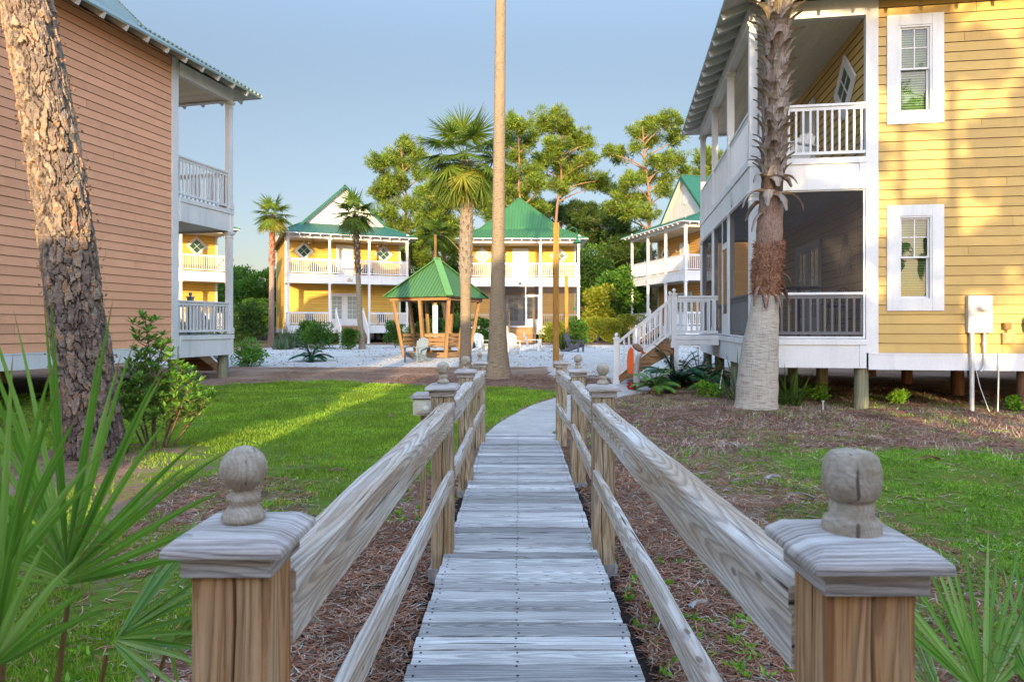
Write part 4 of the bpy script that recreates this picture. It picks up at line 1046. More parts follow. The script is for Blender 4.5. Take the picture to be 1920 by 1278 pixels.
ad(961,33.0,12,'plasticwhite','white adirondack chair just right of the tall palm trunk')
ad(999,34.6,80,'plasticwhite','white adirondack chair in side view between palm trunk and wooden pole')
ad(1077,33.2,60,'purple','dark purple grey adirondack chair right of the thick wooden pole')
for (h,x,lab,mt) in ((HB,2.9,'dark round-backed chair on the golden gabled house balcony, second from its left','black'),(HB,1.7,'dark chair at the left end of the golden gabled house balcony','black'),(HB,5.35,'dark chair on the golden gabled house balcony right of its door','black')):
    c=adirondack(lab,local(h,x,1.0,4.71),h.rotation_euler.z,mt,'dark chairs on the balconies')
for (h,x,lab,mt) in ((HC,6.2,'dark chair on the green hipped house balcony behind the wooden pole','black'),(HC,2.4,'dark chair on the green hipped house balcony left of the palm trunk','black'),(HB,1.5,'dark chair on the golden gabled house lower porch at its left end','black'),(HB,6.4,'dark chair on the golden gabled house lower porch right of the steps','black')):
    adirondack(lab,local(h,x,1.0,4.71 if h is HC else 1.345),h.rotation_euler.z,mt,'dark chairs on the balconies')
adirondack('white chair on the upper porch of the pale yellow house near its diamond window',local(HR,6.6,1.0,4.71),HR.rotation_euler.z+R(40),'plasticwhite')
# ------------------------------------------------------------------ gazebo with swing benches
def gazebo():
    cx,cy=-3.19,29.0; a=R(18.8); h=2.29; zg=gz(cx,cy); ze=2.76; za=4.42
    t=empty('gazebo',(cx,cy,zg),a,'wooden gazebo with green metal roof and swing benches on the sand','gazebo')
    ze-=zg; za-=zg; s=h   # corners on the local axes
    C=[(0,-s),(s,0),(0,s),(-s,0)]
    mb=MB(); hc=MB()
    for k in range(4):
        p,q=C[k],C[(k+1)%4]; hip_quad(mb,(p[0],p[1],ze),(q[0],q[1],ze),(0,0,za),(0,0,za),th=.03)
    r=mb.build('roof',[M['roof_gz'],M['lumber'],M['roof_gz']],t)
    for p in C: 
        hc=MB(); hc.beam((p[0],p[1],ze+.02),(0,0,za+.03),.30,.02); hc.build('ridge_cap',M['ridge_green'],r)
    f=.86*s; b=MB()
    for k in range(4):
        p,q=C[k],C[(k+1)%4]; b.beam((p[0]*.86,p[1]*.86,ze-.10),(q[0]*.86,q[1]*.86,ze-.10),.09,.14)
    b.build('roof_beam',M['lumber'],t)
    # six-sided ring of inward-leaning posts
    tops=[];
    for k in range(8):
        c0=C[(k//2)%4];c1=C[(k//2+1)%4]; u=.03 if k%2==0 else .52
        tx,ty=(c0[0]*(1-u)+c1[0]*u)*.85,(c0[1]*(1-u)+c1[1]*u)*.85
        rr=.74; bx,by=tx*rr,ty*rr
        m=MB(); m.beam((bx,by,-.1),(tx,ty,ze-.08),.12,.13,up=(-ty,tx,.01)); m.build('post',M['lumber'],t); tops.append((bx,by,tx,ty))
    m=MB()
    for k in range(8):
        p=tops[k];q=tops[(k+1)%8]; m.beam((p[0]*1.05,p[1]*1.05,.12),(q[0]*1.05,q[1]*1.05,.12),.05,.2)
    m.build('base_frame',M['lumber'],t)
    for k in (0,2,3,4,5,7):
        p=tops[k];q=tops[(k+1)%8]
        A=Vector((p[0],p[1],0));B=Vector((q[0],q[1],0)); A,B=A.lerp(B,.05),A.lerp(B,.95); n=-((A+B)/2).normalized()
        bn=MB()
        for z,w_ in ((.50,.14),(.68,.13),(.86,.13)): bn.beam(A*1.05+Vector((0,0,z+.05)),B*1.05+Vector((0,0,z+.05)),.03,w_)
        for j in range(4): bn.beam(A+n*(.06+.11*j)+Vector((0,0,.42)),B+n*(.06+.11*j)+Vector((0,0,.42)),.095,.03)
        bn.build('bench',M['lumber'],t)
gazebo()
m=MB(); x=(893-960)*36/1280; m.box(x-.28,x+.28,35.8,36.3,gz(x,36),gz(x,36)+.62); m.box(x-.31,x+.31,35.77,36.33,gz(x,36)+.62,gz(x,36)+.68); m.build('storage_bin',M['bluebin'],None,'dark blue bin between the two palms behind the gazebo','bin')
# ------------------------------------------------------------------ poles with barn lamps
def barn_lamp(parent,p,d,drop):
    """gooseneck arm from p towards d, lamp hangs at its end"""
    p=Vector(p);d=Vector(d); m=MB(); pts=[p,p+d*.2+Vector((0,0,.02)),p+d*.45+Vector((0,0,.16)),p+d*.75+Vector((0,0,.27)),p+d*.95+Vector((0,0,.22)),p+d+Vector((0,0,.05)),p+d+Vector((0,0,-drop))]
    m.tube(pts,.016,8); m.build('arm',M['lampgreen'],parent)
    m=MB(); e=pts[-1]; m.lathe(e,[(.03,.05),(.05,0),(.07,-.05),(.16,-.11),(.18,-.14),(.17,-.14),(.05,-.06),(.001,-.04)],20); m.build('lamp_shade',M['lampgreen'],parent)
def pole(px,Y,ytop,w_,label,cat='pole',mat='polewood',lamp=None,sink=.3):
    x=(px-960)*Y/1280; zt=EYE-(ytop-609)*Y/1280; t=empty('lamp_pole' if lamp else 'wooden_pole',(x,Y,gz(x,Y)),0,label,cat)
    m=MB(); m.box(-w_/2,w_/2,-w_/2,w_/2,-sink,zt-gz(x,Y)); m.build('shaft',M[mat],t,bevel=.008)
    if lamp: barn_lamp(t,*lamp)
    return t
Yp=22.9; zt=5.0-.15
pole(1042.5,Yp,418,.195,'thick yellow-brown wooden lamp pole with green gooseneck lamp','lamp pole',lamp=((.10,0,zt-.42),(.62,.05,0),.12))
pole(1062,38.0,517,.19,'slim wooden lamp pole with small green lamp in front of the green hipped house','lamp pole',lamp=((.1,0,2.35),(.40,0,0),.1))
pole(816.5,44.0,440,.15,'slim wooden pole rising behind the gazebo roof')
x=(816-960)*40/1280; m=MB(); m.box(x-.14,x+.14,40,40.2,.2,2.75); m.build('white_post',M['white'],None,'white post standing behind the gazebo benches','post')
# small utility box at pole foot
# ------------------------------------------------------------------ driftwood figure by the stairs
Y=16.4
t=empty('wood_sculpture',(P(1188,690,Y).x,Y,gz(3,Y)),0,'orange and driftwood garden sculpture leaning by the stair newel','sculpture'); x0=0
def pl(px,py): v=P(px,py,Y); return Vector((v.x-t.location.x,0,v.z-t.location.z))
m=MB(); pts=[pl(1178,658),pl(1183,650),pl(1188,655),pl(1189,700),pl(1177,699),pl(1176,672)]
V=[p for p in pts]+[p+Vector((0,.05,0)) for p in pts]; k=6
m.add(V,[tuple(range(k)),tuple(reversed(range(k,2*k)))]+[(i,(i+1)%k,k+(i+1)%k,k+i) for i in range(k)]); m.build('orange_panel',M['orange'],t)
m=MB(); m.tube([pl(1186,646),pl(1193,649),pl(1201,655),pl(1206,658)],[.03,.085,.07,.02],10); m.build('driftwood_head',M['driftwood'],t)
m=MB(); m.tube([pl(1203,658),pl(1208,662),pl(1212,661)],[.03,.03,.005],8); m.build('red_tip',M['orange'],t)
m=MB(); m.tube([pl(1194,722),pl(1193,690),pl(1196,672),pl(1204,662)],[.09,.07,.05,.03],10); m.build('grey_stump',M['greywood'],t)
v=P(1184,712,15.9); m=MB(); m.lathe((v.x,15.9,gz(v.x,15.9)),[(.001,0),(.10,0),(.07,.05),(.12,.12),(.08,.16),(.13,.20),(.11,.20),(.05,.15)],16); m.build('red_pot',M['red'],None,'small dark red glazed pot at the foot of the garden sculpture','pot')
m=MB(); v=P(1201,690,15.2); p=local(HR,4.4,.2,0); a=P(1352,722,14.0); m.tube([P(1350,728,14.0),P(1351,716,14.0),P(1355,692,14.0)],[.012,.010,.006],6); m.build('garden_stake_light',M['white'],None,'thin white stake leaning by the first porch piling','stake')
m=MB(); v=P(1543,775,12.5); v.z=gz(v.x,12.5); m.tube([v,v+Vector((0,0,.16))],.014,8); m.lathe(v+Vector((0,0,.16)),[(.03,0),(.03,.01),(.001,.02)],8); m.build('path_light',M['greymetal'],None,'tiny metal ground light in the straw left of the wide grey piling','ground light')
# ------------------------------------------------------------------ foliage generators (numpy)
def unit(a): return a/np.maximum(np.linalg.norm(a,axis=-1,keepdims=True),1e-9)
def rdir(n): return unit(RS.normal(size=(n,3)))
def leaf_tris(C,D,L,Wd,fold=0.0):
    """one thin kite per leaf: C base, D direction, L length, Wd width -> two triangles"""
    n=len(C); r=rdir(n); sdir=unit(np.cross(D,r)); L=np.broadcast_to(L,(n,)).reshape(-1,1); Wd=np.broadcast_to(Wd,(n,)).reshape(-1,1)
    mid=C+D*L*.45; nrm=np.cross(D,sdir)
    a=C; b=mid+sdir*Wd/2+nrm*Wd*fold; c=C+D*L; d=mid-sdir*Wd/2+nrm*Wd*fold
    V=np.stack([a,b,c,d],1).reshape(-1,3); i=np.arange(n)[:,None]*4
    return V,np.concatenate([i+[[0,1,2]],i+[[0,2,3]]],1).reshape(-1,3)
def merge(parts):
    Vs=[];Fs=[];n=0
    for V,F in parts: Vs.append(V);Fs.append(F+n);n+=len(V)
    return np.concatenate(Vs),np.concatenate(Fs)
def clump(c,r,n,L,Wd,flat=.75,up=.35,shell=.55):
    c=np.array(c); r3=np.array([r,r,r*flat]) if not hasattr(r,'__len__') else np.array(r)
    p=rdir(n); rad=shell+(1-shell)*RS.rand(n,1)**.5; rad*= .8+.35*vnoise(p[:,:1]*2.5+c[0],p[:,1:2]*2.5+p[:,2:3]*2+c[2],5)
    pos=c+p*rad*r3; d=unit(p+RS.normal(size=(n,3))*.6+np.array([0,0,up]))
    return leaf_tris(pos,d,L*(.6+.8*RS.rand(n)),Wd*(.7+.6*RS.rand(n)))
def limb(mb,a,b,r0,r1,bend=.12,n=5,seg=6):
    a=Vector(a);b=Vector(b);L=(b-a).length; pts=[];o=Vector((random.uniform(-1,1),random.uniform(-1,1),random.uniform(-.2,.8)))*L*bend
    for k in range(n+1): t=k/n; pts.append(a.lerp(b,t)+o*math.sin(math.pi*t))
    mb.tube(pts,[r0+(r1-r0)*k/n for k in range(n+1)],seg)

# ------------------------------------------------------------------ far pines
def far_pine(tx,ybase,Y,clumps,label,leafm='needle',dens=1250,r0=.24,group='tall pines behind the houses',trunk_top=None):
    x=(tx-960)*Y/1280; g=gz(x,Y); t=empty('pine_tree',(x,Y,g),0,label,'pine tree',group)
    mb=MB(); top=min(c[1] for c in clumps)+10; zt=EYE-(top-609)*Y/1280-g
    cxm=((np.mean([c[0] for c in clumps if c[1]<top+60]))-960)*Y/1280-x
    ax=[Vector((cxm*(k/8)**1.6+.12*math.sin(k*1.7+x),.1*math.sin(k*2.3),zt*k/8)) for k in range(9)]
    mb.tube(ax,[r0*(1-.85*(k/8)) for k in range(9)],9)
    def axis(z): k=max(0,min(7.999,z/zt*8)); i=int(k); return ax[i].lerp(ax[i+1],k-i)
    parts=[]
    for (px,py,rp) in clumps:
        r=rp*Y/1280*1.5; cy=random.uniform(-1,1)*r*1.5
        c=Vector(((px-960)*Y/1280-x,cy,EYE-(py-609)*Y/1280-g))
        limb(mb,axis(max(.5,c.z-r*1.1-abs(c.x-axis(c.z).x)*.25)),c-Vector((0,0,r*.3)),.075,.02,.10)
        n=int(dens*1.7*(r/1.1)**2)
        # several sub-tufts make an uneven edge
        for k in range(16):
            o=np.array(rdir(1)[0])*r*random.uniform(.30,.98); o[2]*=.70
            parts.append(clump((c.x+o[0],c.y+o[1],c.z+o[2]),r*random.uniform(.16,.40),n//16,.34,.05,.85,.5,.0))
        for k in range(9):
            o=np.array(rdir(1)[0])*r*random.uniform(.9,1.45); o[2]*=.6; q=Vector((c.x+o[0],c.y+o[1],c.z+o[2])); limb(mb,c-Vector((0,0,r*.2)),q,.02,.008,.1,3,4); parts.append(clump(q,r*random.uniform(.10,.20),n//45,.32,.045,.8,.5,.0))
    mb.build('trunk',M['pine_far_bark'],t)
    V,F=merge(parts); np_mesh('crown',V,F,M[leafm],t)
    return t
far_pine(768,575,58,[(757,268,17),(735,292,17),(775,292,15),(718,312,17),(750,312,16),(728,350,22),(708,362,14),(752,345,15),(790,325,14),(778,385,16),(735,398,16),(702,415,15),(795,420,16),(760,425,16)],'tall bushy pine left of the shaggy-crowned fan palm')
far_pine(838,560,50,[(825,345,18),(808,372,18),(846,378,18),(830,408,24),(798,402,16),(852,432,20),(815,440,22),(838,465,20)],'shorter light green pine directly behind the fan palm trunk','needle')
far_pine(985,470,56,[(968,240,19),(950,262,14),(990,258,15),(970,285,17),(955,325,18),(992,315,16),(1006,350,18),(975,355,19),(1000,385,20),(938,378,18),(915,358,14),(902,382,18),(925,405,18)],'pine standing behind the tall bare palm trunk')
far_pine(1035,470,60,[(1038,226,21),(1015,246,15),(1063,240,20),(1088,265,18),(1042,288,23),(1075,298,21),(1103,300,14),(1105,262,11),(1018,300,17),(1060,322,22),(1095,335,16),(1122,340,13),(1050,350,15),(1130,330,11)],'tall round-crowned pine right of the bare palm trunk, behind the hipped green roof')
far_pine(1226,560,54,[(1222,228,18),(1198,244,12),(1248,236,17),(1268,256,14),(1222,262,13),(1160,284,15),(1138,286,9),(1190,280,9),(1236,308,17),(1265,300,13),(1288,318,10),(1215,330,15),(1180,345,17),(1165,370,15),(1200,370,15),(1182,400,18),(1150,392,12),(1212,402,14),(1250,335,11),(1240,362,12)],'open-branched tall pine above the porch roof with white gable')
far_pine(1140,590,62,[(1100,408,22),(1125,398,18),(1140,430,24),(1168,440,22),(1088,390,14),(1110,440,22),(1150,462,24)],'dark low pine between the hipped house and the open-branched pine','needle_d')
far_pine(700,560,66,[(690,420,16),(705,445,18),(725,430,16),(740,460,18)],'small pine behind the right end of the gabled house','needle')
far_pine(915,560,66,[(905,330,12),(925,345,16),(895,350,14),(915,375,18),(940,340,14)],'dark slim pine between the fan palm and the bare trunk','needle_d')
far_pine(655,560,70,[(640,440,14),(670,430,15),(690,455,18),(655,470,18)],'low pine behind the ridge of the gabled house','needle_d')
far_pine(1010,560,68,[(1000,400,16),(1030,395,16),(1060,405,18),(1085,420,18),(1070,440,18),(1100,450,18)],'dark pine behind the right slope of the hipped roof','needle_d')
far_pine(1185,590,58,[(1165,470,20),(1190,455,18),(1205,480,20),(1150,490,20),(1180,510,22),(1130,500,18)],'dense low pine filling the gap beside the far right house','needle_d')
far_pine(790,590,62,[(775,450,18),(800,460,18),(765,475,18),(790,490,22),(815,500,20),(860,480,20),(850,510,22)],'dense low pine behind the gazebo','needle')
far_pine(1160,560,66,[(1140,345,12),(1165,400,18),(1145,415,18),(1175,385,14),(1160,360,10)],'pine between the round-crowned pine and the open-branched pine','needle_d')
far_pine(1330,560,48,[(1320,300,16),(1335,322,16),(1310,330,12),(1345,300,14)],'pine top showing above the upper porch rail at right','needle')

# ------------------------------------------------------------------ broadleaf trees, hedges and shrubs
def bush(name,x,y,rx,ry,h,leafm,label,cat,n=5000,L=.10,Wd=.05,blobs=14,group=None,trunk=0,stemm='stem',base=0.0,flat=1.0):
    g=gz(x,y); t=empty(name,(x,y,g),0,label,cat,group); parts=[]; mb=MB()
    for k in range(blobs):
        a=random.uniform(0,2*math.pi); q=math.sqrt(random.random())*.62; z=base+(h-base)*random.uniform(.18,.80)
        wz=math.sin(math.pi*min(1,max(.12,(z-base)/(h-base)))**.8)
        c=(rx*q*math.cos(a)*(.6+.5*wz),ry*q*math.sin(a)*(.6+.5*wz),z)
        r=min(rx,ry,(h-base)*.6)*random.uniform(.38,.58)
        parts.append(clump(c,(r*min(1.4,rx/min(rx,ry)),r,r*flat*.9),n//blobs,L,Wd,1,.3,.5))
        if trunk or k%2==0: limb(mb,(0,0,trunk*.5),(c[0]*.9,c[1]*.9,c[2]),max(.012,trunk*.05),.008 if not trunk else .03,.08,4,5)
    if trunk: mb.tube([(0,0,-.2),(.05,0,trunk*.5),(0,.05,trunk)],[.16*h/6,.12*h/6,.10*h/6],8)
    mb.build('trunk' if trunk else 'stems',M[stemm if not trunk else 'oakbark'],t)
    V,F=merge(parts); np_mesh('crown' if trunk else 'foliage',V,F,M[leafm],t); return t
def atpx(px,Y): return (px-960)*Y/1280
def zpx(py,Y): return EYE-(py-609)*Y/1280
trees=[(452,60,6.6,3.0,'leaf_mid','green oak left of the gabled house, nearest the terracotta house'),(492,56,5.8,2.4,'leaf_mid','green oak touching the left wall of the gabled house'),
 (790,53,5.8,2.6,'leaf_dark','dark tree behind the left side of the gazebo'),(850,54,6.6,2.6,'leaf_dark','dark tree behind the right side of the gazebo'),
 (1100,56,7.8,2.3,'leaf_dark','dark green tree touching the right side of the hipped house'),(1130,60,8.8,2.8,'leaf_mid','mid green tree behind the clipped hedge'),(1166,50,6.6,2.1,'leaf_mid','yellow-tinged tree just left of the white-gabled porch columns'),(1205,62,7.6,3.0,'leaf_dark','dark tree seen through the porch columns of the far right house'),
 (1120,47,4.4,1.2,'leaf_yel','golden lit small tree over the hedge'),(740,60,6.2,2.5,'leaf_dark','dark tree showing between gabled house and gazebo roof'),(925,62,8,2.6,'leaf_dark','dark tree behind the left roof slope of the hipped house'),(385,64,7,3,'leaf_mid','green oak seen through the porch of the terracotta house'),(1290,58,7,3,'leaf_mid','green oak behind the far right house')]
for i,(px,Y,h,r,lm,lab) in enumerate(trees):
    bush('oak_tree',atpx(px,Y),Y,r,r,h,lm,lab,'tree',9000,.24,.12,20,'broadleaf trees behind the houses',trunk=h*.4,base=h*.12)
# far wood closing the view
V=[];F=[]
parts=[]
for k in range(90):
    a=-62+124*k/89; yy=78+8*math.sin(k*1.3)+random.uniform(-3,3); hh=random.uniform(5,8.5)
    for j in range(3): parts.append(clump((a*1.25+random.uniform(-1,1),yy+random.uniform(-2,2),hh*(.25+.27*j)),(2.4,2.0,hh*.26),330,.5,.28,1,.3,.5))
V,F=merge(parts); np_mesh('distant_wood',V,F,M['leaf_dark'],kind='stuff',label='dense dark wood closing the view behind the houses',cat='wood')
# hedge right
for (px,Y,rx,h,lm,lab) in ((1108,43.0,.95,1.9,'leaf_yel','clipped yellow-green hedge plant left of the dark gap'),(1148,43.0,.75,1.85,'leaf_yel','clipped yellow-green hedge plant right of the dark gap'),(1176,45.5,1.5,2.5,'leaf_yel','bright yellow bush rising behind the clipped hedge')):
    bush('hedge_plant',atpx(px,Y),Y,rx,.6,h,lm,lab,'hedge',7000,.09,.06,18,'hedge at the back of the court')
for (px,pyb,pyt,Y,rx,lm,lab,L) in (
  (465,686,632,23.5,.62,'leaf_shrub','rounded bright green shrub at the corner of the terracotta house',.09),
  (458,650,560,40,1.6,'leaf_dark','large dark shrub left of the short palm with rusty trunk',.12),
  (430,650,575,44,1.5,'leaf_dark','dark shrub behind the terracotta house porch post',.12),
  (478,640,548,46,1.3,'leaf_mid','tall green shrub against the wall of the gabled house',.12),
  (600,655,596,36.5,1.05,'leaf_mid','dome-shaped fine green shrub before the gabled house steps',.14),
  (577,650,600,39,.8,'leaf_mid','rounded green shrub behind the dome-shaped one',.14),
  (658,660,612,36.0,.55,'leaf_mid','narrow feathery shrub at the foot of the dark-trunked palm',.14),
  (741,652,596,38.0,.68,'leaf_mid','upright feathery shrub left of the gazebo posts',.15),
  (905,645,582,37.5,.75,'leaf_mid','round bright shrub touching the left side of the bare palm trunk',.11),
  (1040,655,600,38.5,.9,'leaf_yel','yellow-lit grassy shrub behind the thick wooden pole',.18),
  (1075,650,585,40.5,.95,'leaf_mid','green shrub right of the thick pole by the hipped house',.14),
  (795,650,600,41.5,1.5,'leaf_dark','dark hedge shrub behind the gazebo, left part',.12),
  (850,650,590,42,1.5,'leaf_dark','dark hedge shrub behind the gazebo, right part',.12),
  (352,690,600,28,1.5,'leaf_yel','sunlit yellow shrub seen through the lower rail of the terracotta house',.10)):
    x=atpx(px,Y); h=zpx(pyt,Y)-gz(x,Y); bush('shrub',x,Y,rx,rx*.8,h,lm,lab,'shrub',int(4200*max(.6,rx)),L,L*(.28 if 'feather' in lab or 'fine' in lab or 'grassy' in lab else .5),12)
# blue-green ornamental grass
def grass_clump(name,x,y,h,r,n,mat,label,cat='ornamental grass',wd=.012,droop=.5,group=None,curve=1.0,out=None):
    g=gz(x,y); k=6; a=RS.rand(n)*2*math.pi; tilt=RS.rand(n)**.7*(1.15 if out is None else out); L=h*(.65+.5*RS.rand(n))
    base=np.stack([RS.normal(size=n)*r*.25,RS.normal(size=n)*r*.25,np.zeros(n)],-1)
    d=np.stack([np.sin(tilt)*np.cos(a),np.sin(tilt)*np.sin(a),np.cos(tilt)],-1); side=np.stack([-np.sin(a),np.cos(a),np.zeros(n)],-1)
    P_=[base]; dd=d.copy(); pts=[base]
    for j in range(k): 
        pts.append(pts[-1]+dd*(L/k)[:,None]); dd=unit(dd+np.array([0,0,-1])*droop*curve*(.25+.35*np.sin(tilt))[:,None]*.35*(j+1)/3)
    V=[];F=[]
    prof=np.array([.7,1,1,.9,.7,.4,.02])
    for j in range(k+1):
        w_=wd*prof[j]; V.append(pts[j]-side*w_/2); V.append(pts[j]+side*w_/2)
    V=np.stack(V,1).reshape(-1,3); i=np.arange(n)[:,None]*(2*(k+1)); F=[]
    for j in range(k): F.append(i+np.array([[2*j,2*j+1,2*j+3,2*j+2]]))
    F=np.concatenate(F,1).reshape(-1,4)
    o=np_mesh(name,V,F,M[mat],label=label,cat=cat); o.location=(x,y,g); return tag(o,group=group)
grass_clump('ornamental_grass',atpx(540,38),38,1.15,.9,500,'blue_grass','blue-green grass clump left of the dome-shaped shrub',wd=.035)
grass_clump('ornamental_grass',atpx(530,36),36,.7,.9,300,'blue_grass','low blue-green grass tuft beside the rusty-trunk palm',wd=.03)
grass_clump('yucca_plant',atpx(1480,12.9),12.9,.85,.3,46,'frond_d','spiky green plant just right of the flared palm trunk base','plant',wd=.035,droop=.35)
grass_clump('yucca_plant',atpx(1380,13.9),13.9,1.0,.3,30,'blue_grass','spiky thin-leaved plant left of the flared palm trunk before the piling','plant',wd=.03,droop=.3)
grass_clump('yucca_plant',atpx(1500,14.2),14.2,.65,.4,60,'leaf_mid','green leafy tuft under the house right of the palm trunk','plant',wd=.03)
grass_clump('yucca_plant',atpx(1060,34.0),34.0,1.3,.4,60,'frond_d','dark spiky plant at the foot of the thick wooden pole','plant',wd=.05,droop=.3)

# ------------------------------------------------------------------ pinnate sago palms
def sago(px,Y,n,L,label,mat='sago',up=.9,py=None):
    x=atpx(px,Y); t=empty('sago_palm',(x,Y,gz(x,Y)),0,label,'sago palm'); 
    m=MB(); m.lathe((0,0,-.05),[(.10,0),(.12,.1),(.08,.2),(.001,.24)],10); m.build('trunk',M['fibre'],t)
    for k in range(n):
        a=2*math.pi*k*.381966+random.uniform(-.2,.2); el=R(random.uniform(12,75)); Lk=L*random.uniform(.8,1.1)
        d=np.array([math.cos(a)*math.cos(el),math.sin(a)*math.cos(el),math.sin(el)]); side=np.array([-math.sin(a),math.cos(a),0]); p=np.array([0,0,.15]); K=38; C=[];D=[];Ls=[]; rib=[p.copy()]
        for j in range(K):
            p=p+d*Lk/K; d=d+np.array([0,0,-.038*(.4+j/K)]); d=d/np.linalg.norm(d); rib.append(p.copy())
            if j>3:
                upv=np.cross(side,d); upv=upv/np.linalg.norm(upv)
                for s_ in (-1,1): C.append(p);D.append(unit(side*s_+d*.55-upv*(-.25)));Ls.append(.20*L*math.sin(math.pi*min(1,(j+1)/K*.92+.06))+.03)
        C=np.array(C);D=np.array(D);Ls=np.array(Ls); n_=len(C); sd=unit(np.cross(D,np.tile([0,0,1.0],(n_,1))))*.024*L
        A=C-sd;B=C+sd;E=C+D*Ls[:,None]-np.array([0,0,.02]); V=np.stack([A,B,E],1).reshape(-1,3); F=np.arange(n_*3).reshape(-1,3)
        fr=np_mesh('frond',V,F,M[mat],t); r=MB(); r.tube(rib[::3]+[rib[-1]],.008,4,cap=False); r.build('rib',M[mat],fr)
    return t
sago(584,26.0,26,.95,'low dark sago palm in the mulch before the sand, left of the grey chair')
sago(1268,16.6,30,1.0,'large dark sago palm beside the stair side at the yellow house')
sago(1310,17.2,22,.9,'tall-fronded sago palm under the porch landing')
sago(1228,15.4,22,.62,'small yellowish sago palm in the straw left of the large one','leaf_shrub')
sago(1322,15.2,12,.45,'low sago palm right of the large one near the pilings','leaf_mid')

# ------------------------------------------------------------------ fan palms
def fan_frond(origin,az,el,pl,fr,nseg,droop,wd,spread=2.35,twist=0.0,stiff=.5,K=4):
    """petiole points and blade arrays"""
    d=np.array([math.cos(az)*math.cos(el),math.sin(az)*math.cos(el),math.sin(el)]); side=np.array([-math.sin(az),math.cos(az),0])
    p=np.array(origin,float); pts=[p.copy()]
    for j in range(5): p=p+d*pl/5; d=d+np.array([0,0,-droop*.10]); d/=np.linalg.norm(d); pts.append(p.copy())
    side=side*math.cos(twist)+np.cross(d,side)*math.sin(twist)
    nrm=np.cross(side,d); nrm/=np.linalg.norm(nrm)
    A=np.linspace(-spread,spread,nseg)+RS.normal(size=nseg)*.02; n=nseg
    dirs=np.cos(A)[:,None]*d+np.sin(A)[:,None]*side+nrm*(.10+.15*np.abs(np.sin(A)))[:,None]
    dirs=unit(dirs+RS.normal(size=(n,3))*.03); L=fr*(.80+.20*np.cos(A*.75))*(.88+.2*RS.rand(n))
    hub=p+d*fr*.10*np.cos(A)[:,None]
    tang=unit(-np.sin(A)[:,None]*d+np.cos(A)[:,None]*side)
    w_=wd; prof=[.25,1.0,.85,.5,.02] if K==4 else list(np.interp(np.linspace(0,1,K+1),[0,.25,.5,.8,1],[.25,1,.85,.45,.02]))
    V=[];q=hub.copy();dd=dirs.copy(); cen=[]
    for j in range(K+1):
        V+= [q-tang*w_*prof[j]/2, q+nrm*w_*prof[j]*.22, q+tang*w_*prof[j]/2]
        q=q+dd*(L/K)[:,None]; dd=unit(dd+np.array([0,0,-1])*(droop*.22*(j/K)**(1+stiff)*(.7+.6*RS.rand(n)))[:,None])
    V=np.stack(V,1).reshape(-1,3); S_=3*(K+1); i=np.arange(n)[:,None]*S_; F=[]
    for j in range(K):
        a=3*j; F.append(i+np.array([[a,a+1,a+4,a+3]])); F.append(i+np.array([[a+1,a+2,a+5,a+4]]))
    global FUV
    FUV=np.tile(np.array([(j/K,v_) for j in range(K+1) for v_ in (0,.5,1)]),(n,1))+np.repeat(np.stack([0*A,0*A],-1),S_,0)
    return pts,V,np.concatenate(F,1).reshape(-1,4)
def palm_crown(t,c,n,pl,fr,nseg,wd,mat,mat2=None,droop=1.0,elr=(-45,80),petr=.02,K=4):
    for k in range(n):
        az=k*2.399963+random.uniform(-.2,.2); u=(k+.5)/n; el=R(elr[1]+(elr[0]-elr[1])*u**.85+random.uniform(-6,6))
        pts,V,F=fan_frond(c,az,el,pl*random.uniform(.85,1.1),fr*random.uniform(.88,1.08),nseg,droop*(1.1 if el<0 else .9),wd,K=K)
        m_=mat2 if (mat2 and u>.72 and random.random()<.6) else mat
        f=np_mesh('frond',V,F,M[m_],t); r=MB(); r.tube(pts,[petr,petr*.6,petr*.5,petr*.45,petr*.4,petr*.3],5,cap=False); r.build('petiole',M[m_],f)
def trunk_mb(axis,n=24):
    """axis: list (x,y,z,r)"""
    mb=MB(); zs=np.linspace(0,1,60); A=np.array(axis,float); s=np.concatenate([[0],np.cumsum(np.linalg.norm(np.diff(A[:,:3],axis=0),axis=1))]); tt=np.linspace(0,s[-1],max(12,int(s[-1]/.12)))
    P_=np.stack([np.interp(tt,s,A[:,i]) for i in range(4)],1)
    mb.tube([tuple(p[:3]) for p in P_],[p[3]*(1+.02*math.sin(i*2.1)) for i,p in enumerate(P_)],n); return mb
